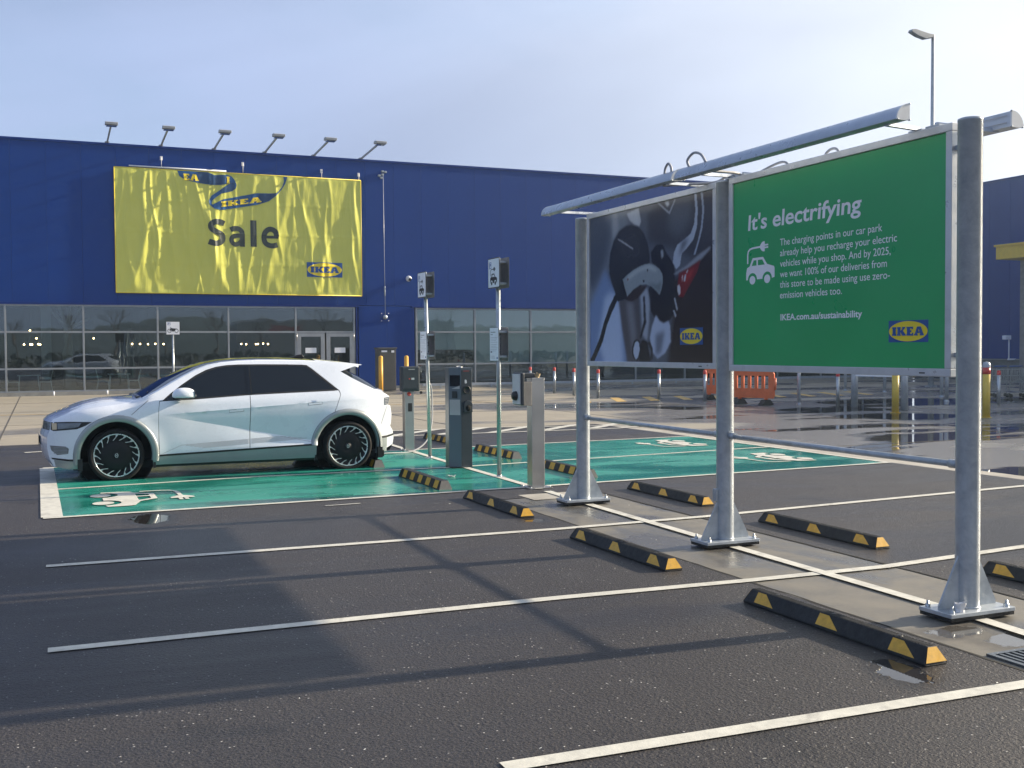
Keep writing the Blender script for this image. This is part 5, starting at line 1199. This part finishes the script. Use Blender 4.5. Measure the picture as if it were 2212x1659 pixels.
AF, AR, RO, RI = (.88, .33), (3.99, .33), .535, .447
def arc(c, r, a0, a1, n=28): return [(c[0] + r * math.cos(math.radians(a0 + (a1 - a0) * k / n)), c[1] + r * math.sin(math.radians(a0 + (a1 - a0) * k / n))) for k in range(n + 1)]
strip_z = lambda x: .305 + (x - 1.33) * .032
WIN = [(1.475, 1.035), (1.58, 1.125), (1.73, 1.235), (1.92, 1.358), (2.07, 1.432), (2.20, 1.472), (2.34, 1.492), (2.50, 1.500), (2.80, 1.500), (3.20, 1.494), (3.40, 1.488), (3.46, 1.480), (3.52, 1.435), (3.87, 1.130), (3.80, 1.124), (3.20, 1.108), (2.62, 1.090), (1.92, 1.050)]
belt = lambda x: lerp_tab([(1.43, 1.033), (1.92, 1.050), (2.62, 1.090), (3.20, 1.108), (3.80, 1.124), (3.87, 1.13)], x)
dR = [(3.875, 1.126), (3.895, 1.07), (3.852, .97), (3.80, .845)]
dF = [(1.432, 1.03), (1.418, .93), (1.412, .80), (1.412, .60), (1.420, strip_z(1.42) + .02)]
g = .005
# body: wings, pillars, cant rails and quarters in one sheet per side
af = arc(AF, RO, -8, 188); ar = arc(AR, RO, 182, -20)
body = [(p[0], p[1]) for p in EDGE[2:27]] + [(3.80, 1.530), (3.99, 1.522), (4.18, 1.500), (4.285, 1.484), (4.16, 1.462), (3.94, 1.392)] + [(p[0], p[1]) for p in EDGE[30:45]] + [(4.50, .22)]
arR = [p for p in arc(AR, RO, -14, 111) ]
body += arR
body += [(3.80 + g, .845), (3.852 + g, .97), (3.895 + g, 1.07), (3.878 + g, 1.13)]
W_ = [(3.875, 1.135), (3.525, 1.442), (3.463, 1.487), (3.40, 1.495), (3.20, 1.501), (2.80, 1.507), (2.50, 1.507), (2.34, 1.499), (2.20, 1.479), (2.065, 1.439), (1.915, 1.365), (1.725, 1.242), (1.575, 1.132), (1.47, 1.042), (1.432 - g, 1.035)]
body += W_ + [(1.418 - g, .93), (1.412 - g, .80), (1.412 - g, .60), (1.415 - g, .30)] + arc(AF, RO, -2, 190)[1:] + [(.30, .20), (.12, .205)]
body_o = sides('body', [body], 'car_white')
# doors below the belt line
fd = [(1.432, 1.028)] + [(x, belt(x) - .004) for x in (1.60, 1.92, 2.2, 2.62)] + [(2.612, .73), (2.602, strip_z(2.6) + .012)] + [(1.42, strip_z(1.42) + .012), (1.412, .60), (1.412, .80), (1.418, .93)]
CUTS = ((1.45, .85, 3.45, .962), (1.45, .845, 3.45, .435))
fdo = sides('door', [fd], 'car_white', cuts=CUTS)
rdoor = [(2.628, belt(2.628) - .004)] + [(x, belt(x) - .004) for x in (2.9, 3.20, 3.5, 3.80, 3.872)] + [(3.893, 1.07), (3.85, .97), (3.795, .838)] + [p for p in arc(AR, RO, 112, 176)] + [(3.456, strip_z(3.45) + .012), (2.610, strip_z(2.6) + .012), (2.620, .73)]
rdo = sides('door', [rdoor], 'car_white', cuts=CUTS)
for d_, (x0, z0) in ((fdo, (2.33, .855)), (rdo, (3.42, .925))):
    h_ = [(x0, z0), (x0 + .20, z0 + .012), (x0 + .20, z0 + .05), (x0, z0 + .038)]
    sides('handle_gap', [h_, [(h_[0][0] + .004, h_[0][1] + .004), (h_[1][0] - .004, h_[1][1] + .004), (h_[2][0] - .004, h_[2][1] - .004), (h_[3][0] + .004, h_[3][1] - .004)]], 'sign_grey', (.05, .05), .0015, d_)
    sides('handle', [[(h_[0][0] + .006, h_[0][1] + .005), (h_[1][0] - .006, h_[1][1] + .005), (h_[2][0] - .006, h_[2][1] - .005), (h_[3][0] + .006, h_[3][1] - .005)]], 'car_white', (.05, .05), .002, d_)
for k in range(6):                                            # grey strips laid on the lower doors, painting the shade of grooves
    za = .500 - .014 * k; xa = 1.70 + .055 * k; xb2 = 3.03 + .075 * k
    for d_, a, b in ((fdo, xa, 2.600), (rdo, 2.625, xb2)):
        f_ = lambda x: (.435 - .012 * k) + (x - 1.70) * .052
        sides('groove_shade', [[(a, f_(a)), (b, f_(b)), (b, f_(b) + .0045), (a, f_(a) + .0045)]], 'hose', (.06, .05), .0025, d_)
sides('crease_shade', [stroke([(3.03, .507), (3.30, .45), (3.46, .412)], .004)], 'hose', (.05, .05), .003, rdo)  # thin grey strokes paint the shade along the lower creases
sides('crease_shade', [stroke([(1.44, .325), (1.70, .437)], .004)], 'hose', (.05, .05), .003, fdo)
sides('fender_seam', [stroke([(1.07, .862), (1.16, .94), (1.285, 1.045)], .005)], 'gap', (.04, .04), .002, body_o)
sides('bumper_seam', [stroke([(4.50, .62), (4.60, .88)], .005)], 'sign_grey', (.04, .04), .002, body_o)
# glass and pillars
glo = sides('side_window', [WIN], 'car_glass', (.08, .06), -.006)
sides('window_trim', [[(p[0], p[1]) for p in WIN], [(1.50, 1.045), (1.60, 1.128), (1.75, 1.235), (1.93, 1.345), (2.08, 1.418), (2.21, 1.456), (2.345, 1.477), (2.50, 1.484), (2.80, 1.484), (3.20, 1.478), (3.40, 1.472), (3.45, 1.466), (3.50, 1.428), (3.83, 1.142), (3.20, 1.124), (2.62, 1.106), (1.92, 1.066)]], 'black_trim', (.06, .05), -.003)
sides('window_pillar', [[(2.595, 1.10), (2.60, 1.484), (2.70, 1.484), (2.695, 1.104)]], 'car_glass', (.05, .04), .003)
sides('pillar_gap', [[(2.643, 1.09), (2.646, 1.486), (2.654, 1.486), (2.651, 1.09)]], 'gap', (.05, .04), .004)
# sill, strip and wheel arch cladding
sides('sill', [[(1.335, .185), (3.53, .185), (3.53, strip_z(3.53) - .012), (1.335, strip_z(1.335) - .012)]], 'clad', (.06, .04), .0)
sides('sill_strip', [[(1.33, strip_z(1.33) - .012), (3.53, strip_z(3.53) - .012), (3.52, strip_z(3.5) + .013), (1.345, strip_z(1.34) + .013)]], 'black_trim', (.06, .04), .004)
sides('sill_base', [[(1.36, .150), (3.50, .150), (3.53, .19), (1.335, .19)]], 'black_trim', (.06, .04), -.02)
for c_, a0, a1 in ((AF, -10, 192), (AR, -16, 176)):
    ring = arc(c_, RO, a0, a1, 40) + arc(c_, RI, a1, a0, 40)
    for s_ in (-1, 1):
        mb = MB(); n_ = 41; R_ = [RO - .002, RO - .015, (RO + RI) / 2, RI + .012, RI, RI - .004]; dl_ = [.004, .020, .020, .018, .006, -.05]
        for j in range(6):
            for k in range(n_):
                a = math.radians(a0 + (a1 - a0) * k / 40); x, z = c_[0] + R_[j] * math.cos(a), c_[1] + R_[j] * math.sin(a)
                xx, zz_ = c_[0] + RO * math.cos(a), c_[1] + RO * math.sin(a)
                mb.v.append((x, CY + s_ * (HW(x, max(z, .2)) + dl_[j]), z))
        o_ = len(mb.v) - 6 * n_
        for j in range(5):
            for k in range(n_ - 1):
                q = (o_ + j * n_ + k, o_ + j * n_ + k + 1, o_ + (j + 1) * n_ + k + 1, o_ + (j + 1) * n_ + k); mb.f.append(q if s_ > 0 else q[::-1]); mb.sm.append(True)
        obj('wheel_arch', mb, 'clad', car, recalc=False)
        obj('wheel_well', MB().lathe([(RI + .03, CY + s_ * .90), (RI + .03, CY + s_ * .60), (.05, CY + s_ * .60)], (c_[0], 0, c_[1]), 'y', 40), 'gap', car)
# surfaces that run across the car
def cross(name, i0, i1, mat, tw=1.0, lift=0., nt=28, par=None, pw=2.6, sub=3, tlo=-1.0):
    pts = []
    for i in range(i0, i1):
        for k in range(sub):
            f = k / sub; pts.append(tuple(EDGE[i][j] * (1 - f) + EDGE[i + 1][j] * f for j in range(4)))
    pts.append(EDGE[i1]); mb = MB(); n = nt + 1
    for (x, z, dz, dx) in pts:
        w = HW(x, z)
        for k in range(n):
            t_ = (-1 + 2 * k / nt) * tw; b = 1 - abs(t_) ** pw; b2_ = 1 - (t_ ** 4 if 3.8 < x < 4.55 and z > 1.08 else t_ * t_)
            mb.v.append((x + dx * b2_ + (lift * (1 if dx > 0 else -1) if abs(dx) > .04 else 0), CY + w * t_, z + dz * b + (lift if abs(dx) <= .04 or dz > 0 else 0)))
    for i in range(len(pts) - 1):
        for k in range(n - 1): mb.f.append((i * n + k, (i + 1) * n + k, (i + 1) * n + k + 1, i * n + k + 1)); mb.sm.append(True)
    return obj(name, mb, mat, par or car, recalc=False)
cross('bumper', 0, 5, 'car_white'); cross('lamp_band', 5, 6, 'lamp_lens'); bon = cross('bonnet', 6, 15, 'car_white')
cross('windscreen', 15, 20, 'car_glass'); 
cross('pillar_skin', 15, 19, 'car_white', par=body_o[0], tw=1.0, nt=28, lift=-.004)
cross('roof', 20, 27, 'car_glass'); cross('rear_window', 28, 32, 'car_glass'); tg = cross('tailgate', 32, 35, 'car_white'); cross('tail_lamp_band', 35, 37, 'lamp_lens'); cross('bumper', 37, 46, 'car_white')
# bonnet ridges
for s_ in (-1, 1):
    mb = MB(); n_ = 18
    for k in range(n_ + 1):
        x = .30 + .80 * k / n_; zt = ztop(x); dzv = lerp_tab([(p[0], p[2]) for p in EDGE[7:16]], x); yy = .50 + .12 * k / n_
        for dy, h in ((-.03, .0), (0, .014), (.012, .0)):
            t_ = (yy + dy) / HW(x, zt); mb.v.append((x, CY + s_ * (yy + dy), zt + dzv * (1 - t_ ** 2.6) + h * math.sin(PI * k / n_) ** .5 + .0005))
    for k in range(n_):
        for j in range(2): mb.f.append((k * 3 + j, k * 3 + j + 1, k * 3 + j + 4, k * 3 + j + 3)); mb.sm.append(True)
    obj('bonnet_ridge', mb, 'car_white', bon)
# roof rails painted white beside the dark glass, spoiler
for s_ in (-1, 1):
    mb = MB(); P2 = [p for p in EDGE[15:28]]
    for (x, z, dz, dx) in P2:
        w = HW(x, z)
        for t_, l in ((1.0, .0), (.97, .008), (.92, .008), (.90, .0)): mb.v.append((x + dx * (1 - t_ * t_), CY + s_ * w * t_, z + dz * (1 - t_ ** 2.6) + l))
    for i in range(len(P2) - 1):
        for j in range(3): mb.f.append((i * 4 + j, i * 4 + j + 1, i * 4 + j + 5, i * 4 + j + 4)); mb.sm.append(True)
    obj('roof_rail', mb, 'car_white', car)
mb = MB(); n_ = 16; SP = [(3.60, 1.583, 1.500), (3.80, 1.560, 1.46), (3.99, 1.540, 1.425), (4.18, 1.512, 1.455), (4.30, 1.492, 1.475), (4.315, 1.484, 1.482)]
for (x, zt, zb) in SP:
    w = HW(x, zt - .03) - .002
    for k in range(n_ + 1):
        t_ = -1 + 2 * k / n_; d = .035 * abs(t_) ** 3; mb.v.append((x - .10 * abs(t_) ** 3 * (x > 4.1), CY + w * t_, zt - d)); mb.v.append((x - .10 * abs(t_) ** 3 * (x > 4.1), CY + w * t_, min(zt - d - .004, zb - d * .3)))
m_ = 2 * (n_ + 1)
for i in range(len(SP) - 1):
    for k in range(n_):
        a = i * m_ + 2 * k; mb.f += [(a, a + 2, a + 2 + m_, a + m_), (a + 1, a + 1 + m_, a + 3 + m_, a + 3)]; mb.sm += [True, True]
    for a in (i * m_, i * m_ + 2 * n_): mb.f.append((a, a + m_, a + m_ + 1, a + 1)); mb.sm.append(False)
for k in range(n_): a = (len(SP) - 1) * m_ + 2 * k; mb.f.append((a, a + 2, a + 3, a + 1)); mb.sm.append(False)
obj('spoiler', mb, 'car_white', car)
obj('brake_light', MB().box(4.16, 4.18, CY - .2, CY + .2, 1.452, 1.462), 'shed_red', car)
obj('roof_aerial', MB().prism([(0, 0), (.24, 0), (.20, .055), (.14, .05)], lambda u_, v_: (3.34 + u_, CY - .03, 1.585 + v_), lambda u_, v_: (3.34 + u_, CY + .03, 1.585 + v_)), 'black_trim', car, bevel=.012)
obj('cowl', MB().box(1.15, 1.33, CY - .66, CY + .66, 1.060, 1.094), 'black_trim', car, bevel=.02)
for y0_, y1_ in ((-.60, .02), (-.05, .55)): obj('wiper', MB().bar((1.30, CY + y0_, 1.135), (1.46, CY + y1_, 1.225), .02, .02), 'black_trim', car)
# lamps and front details
hl = sides('headlight', [[(.092, .785), (.30, .792), (.585, .785), (.50, .735), (.40, .695), (.12, .672), (.085, .69)]], 'black_trim', (.04, .04), .003)
sides('lens', [[(.17, .772), (.46, .776), (.42, .725), (.36, .708), (.17, .695)]], 'lamp_lens', (.04, .04), .006, hl)
sides('indicator', [[(.10, .775), (.16, .772), (.16, .692), (.105, .688)]], 'amber', (.04, .04), .006, hl)
tl = sides('tail_light', [[(4.56, 1.005), (4.648, 1.012), (4.642, .965), (4.620, .905), (4.555, .895)]], 'lamp_lens', (.03, .03), .003)
for k in range(4): sides('lamp_bar', [[(4.565, .912 + .024 * k), (4.630, .914 + .024 * k), (4.632, .920 + .024 * k), (4.565, .918 + .024 * k)]], 'hose', (.05, .05), .005, tl)
gr = sides('lower_grille', [[(.075, .485), (.26, .47), (.30, .44), (.29, .375), (.16, .36), (.09, .42)]], 'sign_grey', (.04, .04), .003)
for k in range(5): sides('slat', [[(.12, .380 + .019 * k), (.28, .376 + .019 * k), (.285, .384 + .019 * k), (.115, .388 + .019 * k)]], 'clad', (.05, .05), .006, gr)
sides('front_skirt', [[(.09, .325), (.30, .30), (.352, .30), (.352, .275), (.28, .278), (.10, .305)]], 'black_trim', (.04, .04), .004)
sides('lower_lip', [[(.12, .298), (.30, .276), (.352, .274), (.44, .17), (.30, .165), (.14, .20)]], 'clad', (.04, .03), .002)
sides('rear_skirt', [[(4.47, .445), (4.60, .455), (4.708, .478), (4.714, .450), (4.60, .425), (4.48, .415)]], 'black_trim', (.04, .03), .004)
sides('rear_lower', [[(4.50, .415), (4.60, .427), (4.60, .22), (4.50, .22)]], 'clad', (.04, .03), .002)
obj('number_plate', MB().box(-.062, -.052, CY - .26, CY + .26, .46, .58), 'print_black', car, bevel=.003)
obj('number_plate', MB().box(4.775, 4.785, CY - .26, CY + .26, .72, .84), 'sign_white', car, bevel=.003)
# underside and cabin blockers
obj('floor_pan', MB().box(.35, 4.55, CY - .80, CY + .80, .15, .24), 'gap', car)
obj('cabin', MB().box(1.35, 3.75, CY - .78, CY + .78, .24, 1.0), 'gap', car)
for x0, x1 in ((.40, .46), (1.34, 1.37), (3.51, 3.53), (4.43, 4.50)):
    for s_ in (-1, 1): obj('splash_guard', MB().box(x0, x1, CY + s_ * .86 - .04, CY + s_ * .86 + .04, .145, .30), 'black_trim', car)
# mirrors
for s_ in (-1, 1):
    def mell(cx, cz, rx, ry, rz, y, nx=20, nz_=12, flat_=0, pwr=.7):
        mb = MB()
        for j in range(nz_ + 1):
            ph = -PI / 2 + PI * j / nz_
            for k in range(nx):
                a = 2 * PI * k / nx; c, s2 = math.cos(a), math.sin(a); cp, sp = math.cos(ph), math.sin(ph)
                sg = lambda q: math.copysign(abs(q) ** pwr, q)
                zz_ = rz * sg(sp); 
                if flat_ and zz_ < 0: zz_ *= .25
                mb.v.append((cx + rx * sg(c) * abs(cp) ** pwr * (1 + .18 * sg(sp) * -1 * (c > 0) * 0), y + ry * sg(s2) * abs(cp) ** pwr, cz + zz_))
        for j in range(nz_):
            for k in range(nx): a = j * nx + k; b = j * nx + (k + 1) % nx; mb.f.append((a, b, b + nx, a + nx)); mb.sm.append(True)
        return mb
    yy = CY + s_ * 1.00
    mr_ = obj('wing_mirror', mell(1.735, 1.095, .155, .10, .115, yy, flat_=1, pwr=.82), 'car_white', car)
    obj('mirror_base', mell(1.74, 1.085, .135, .085, .026, yy), 'black_trim', mr_)
    obj('mirror_stalk', MB().bar((1.66, CY + s_ * .89, 1.05), (1.72, yy, 1.075), .09, .035), 'black_trim', mr_, bevel=.01)
    obj('mirror_glass', MB().box(1.868, 1.876, yy - .08, yy + .08, 1.08, 1.17), 'car_glass', mr_, bevel=.01)
# wheels
def wheel(cx, s_, rot):
    w = bpy.data.objects.new('wheel', None); COL.objects.link(w); w.parent = car; w.location = (cx - 2.43, s_ * .90, .345 - .012); w.empty_display_size = .1
    return w
def wobj(name, mb, mat, par, bevel=0):
    me = bpy.data.meshes.new(name); me.from_pydata(mb.v, [], mb.f); me.polygons.foreach_set('use_smooth', mb.sm)
    b = bmesh.new(); b.from_mesh(me); bmesh.ops.recalc_face_normals(b, faces=b.faces); b.to_mesh(me); b.free()
    me.materials.append(M[mat]); o = bpy.data.objects.new(name, me); COL.objects.link(o); o.parent = par; return o
w = wheel(.878, -1, 0)
T = .352
wobj('tyre', MB().lathe([(.285, -.005), (.300, -.022), (.318, -.026), (.336, -.018), (T - .004, .004), (T, .03), (T, .20), (T - .01, .225), (.30, .235), (.285, .22)], (0, 0, 0), 'y', 64), 'tyre', w)
wobj('rim', MB().lathe([(.286, -.010), (.270, .004), (.262, .02), (.20, .035), (.19, .008), (.185, .003), (.07, -.004), (.055, .0), (.0, .0)], (0, 0, 0), 'y', 48), 'rim', w)
wobj('rim_ring', MB().lathe([(.287, -.006), (.287, -.016), (.275, -.018), (.273, -.004)], (0, 0, 0), 'y', 64), 'spoke', w)
def spoke_mb():
    mb = MB(); q = [(-.002, .270), (.030, .270), (-.050, .186), (-.058, .190)]
    q = [(-.006, .272), (.024, .272), (.000, .240), (-.039, .191), (-.047, .196), (-.008, .240)]
    mb.prism(q, lambda a, b: (a, -.014, b), lambda a, b: (a, .012, b)); return mb
sp0 = None
for k in range(16):
    if sp0 is None: sp0 = wobj('spoke', spoke_mb(), 'spoke', w); s0 = sp0
    else: sp0 = s0.copy(); COL.objects.link(sp0)
    sp0.rotation_euler.y = 2 * PI * k / 16
wobj('hub_cap', MB().lathe([(.0, -.012), (.042, -.011), (.046, -.004), (.046, .002)], (0, 0, 0), 'y', 28), 'rim', w)
mb = MB(); R1 = [(ell(0, 0, .030, .021, 24)), (ell(0, 0, .025, .016, 24))]
sheet(R1, lambda a, b: (b, -.0135, a), None, mb, False)
for dx in (-.007, .007): sheet([[(dx - .002, -.016), (dx + .002, -.016), (dx + .002, .016), (dx - .002, .016)]], lambda a, b: (b, -.0137, a), None, mb, False)
sheet([[(-.008, -.003), (.008, .001), (.008, .004), (-.008, .0)]], lambda a, b: (b, -.0137, a), None, mb, False)
wobj('emblem', mb, 'spoke', w)
for cx, s_, rot in ((3.99, -1, .35), (.878, 1, .1), (3.99, 1, .2)):
    c = copy_tree(w, car); c.location = (cx - 2.43, s_ * .90, .345 - .012); c.rotation_euler = (0, rot, 0) if s_ < 0 else (0, rot, PI)

# ------------------------------------------------------------------ what the shop windows mirror: the land behind the camera
mb = MB(); n = 60
for k in range(n + 1):
    x = -420 + 900 * k / n; h = 11 + 7 * noise.noise(Vector((k * .17, 3, 1))) + 3 * noise.noise(Vector((k * .6, 8, 1)))
    mb.v += [(x, -330, -1), (x, -360, h), (x, -400, h * 1.15), (x, -440, -1)]
for k in range(n):
    for j in range(3): a = k * 4 + j; mb.f.append((a, a + 4, a + 5, a + 1)); mb.sm.append(True)
struct('hills', mb, 'hill')
t_ = thing('warehouse', 'pale warehouse with a red sign standing far behind the camera', 'building', (52, -118, 0))
part('wall', MB().box(34, 78, -130, -118, 0, 7.2), 'shed', t_); part('sign_panel', MB().box(40, 46, -117.98, -117.8, 5.2, 6.4), 'shed_red', t_); part('roof', MB().box(33.5, 78.5, -130.5, -117.6, 7.2, 7.5), 'sign_white', t_)
def bare_tree(seed, h, name_label, x, y):
    rr_ = random.Random(seed); t_ = thing('bare_tree', name_label, 'tree', (x, y, 0), 'winter trees behind the camera')
    mb = MB()
    def br(p, d, L, r, lv):
        q = p + d * L; mid = p + d * L * .5 + Vector((rr_.uniform(-1, 1), rr_.uniform(-1, 1), 0)) * L * .05
        mb.tube([p, mid, q], [r, r * .8, r * .62], 5 if lv else 8, False)
        if lv >= 4: return
        for k in range(rr_.choice((3, 4)) if lv < 3 else 3):
            a = rr_.uniform(0, 2 * PI); sp_ = rr_.uniform(.25, .6); side_ = d.orthogonal().normalized(); side_.rotate(Matrix.Rotation(a, 3, d))
            br(p + d * L * rr_.uniform(.6, 1), (d + side_ * sp_ + Vector((0, 0, .12))).normalized(), L * rr_.uniform(.55, .8), r * .5, lv + 1)
    trunk = MB(); trunk.tube([(x, y, -.1), (x, y, h * .18)], [h * .020, h * .015], 10); part('trunk', trunk, 'bark', t_)
    br(Vector((x, y, h * .16)), Vector((0, 0, 1)), h * .28, h * .014, 0); part('crown', mb, 'bark', t_); return t_
protos = [bare_tree(3, 9.5, 'tall bare tree mirrored in the left shop window, behind the camera', -9, -46), bare_tree(8, 8.0, 'broad bare tree behind the camera near the car park edge', 3, -52), bare_tree(15, 7.0, 'slender bare tree behind the camera right of the broad one', 14, -50)]
for k, (x, y) in enumerate(((-20, -50), (-14, -55), (-3, -57), (9, -60), (20, -48), (27, -55), (34, -50), (42, -60), (-30, -52), (52, -52))):
    c = dup(protos[k % 3], (x, y, 0), 'bare winter tree in the row behind the camera, not facing the store wall', rotz=k * 1.3); c.scale = (1 + .1 * (k % 3),) * 3
mb = MB(); rr = random.Random(4)
for k in range(5200):
    x = rr.uniform(-60, 80); y = -44 + rr.uniform(-4, 4); h = 1.3 + .9 * noise.noise(Vector((x * .15, 0, 3))); z = rr.uniform(0, 1) ** .7 * h; s_ = rr.uniform(.10, .3); a = Vector((rr.uniform(-1, 1), rr.uniform(-1, 1), rr.uniform(-1, 1))).normalized() * s_; b = a.orthogonal().normalized() * s_
    c = Vector((x, y, z)); mb.add([c - a, c - b, c + a, c + b], [(0, 1, 2, 3)])
o = obj('hedge', mb, 'foliage', None, recalc=False); o['kind'] = 'stuff'

# ------------------------------------------------------------------ added thin volume standing in for lens glare over the whole place
glare_m = bpy.data.materials.new('lens glare volume'); glare_m.use_nodes = True; nt_ = glare_m.node_tree; nt_.nodes.clear()
ho = nt_.nodes.new('ShaderNodeOutputMaterial'); hv = nt_.nodes.new('ShaderNodeVolumePrincipled'); hv.inputs['Color'].default_value = (.62, .82, 1, 1); hv.inputs['Density'].default_value = .0009; hv.inputs['Anisotropy'].default_value = .5
nt_.links.new(hv.outputs[0], ho.inputs['Volume'])
o = obj('glare_volume', MB().box(-950, 950, -950, 950, -2.0, 16.5), glare_m, None); o['kind'] = 'stuff'
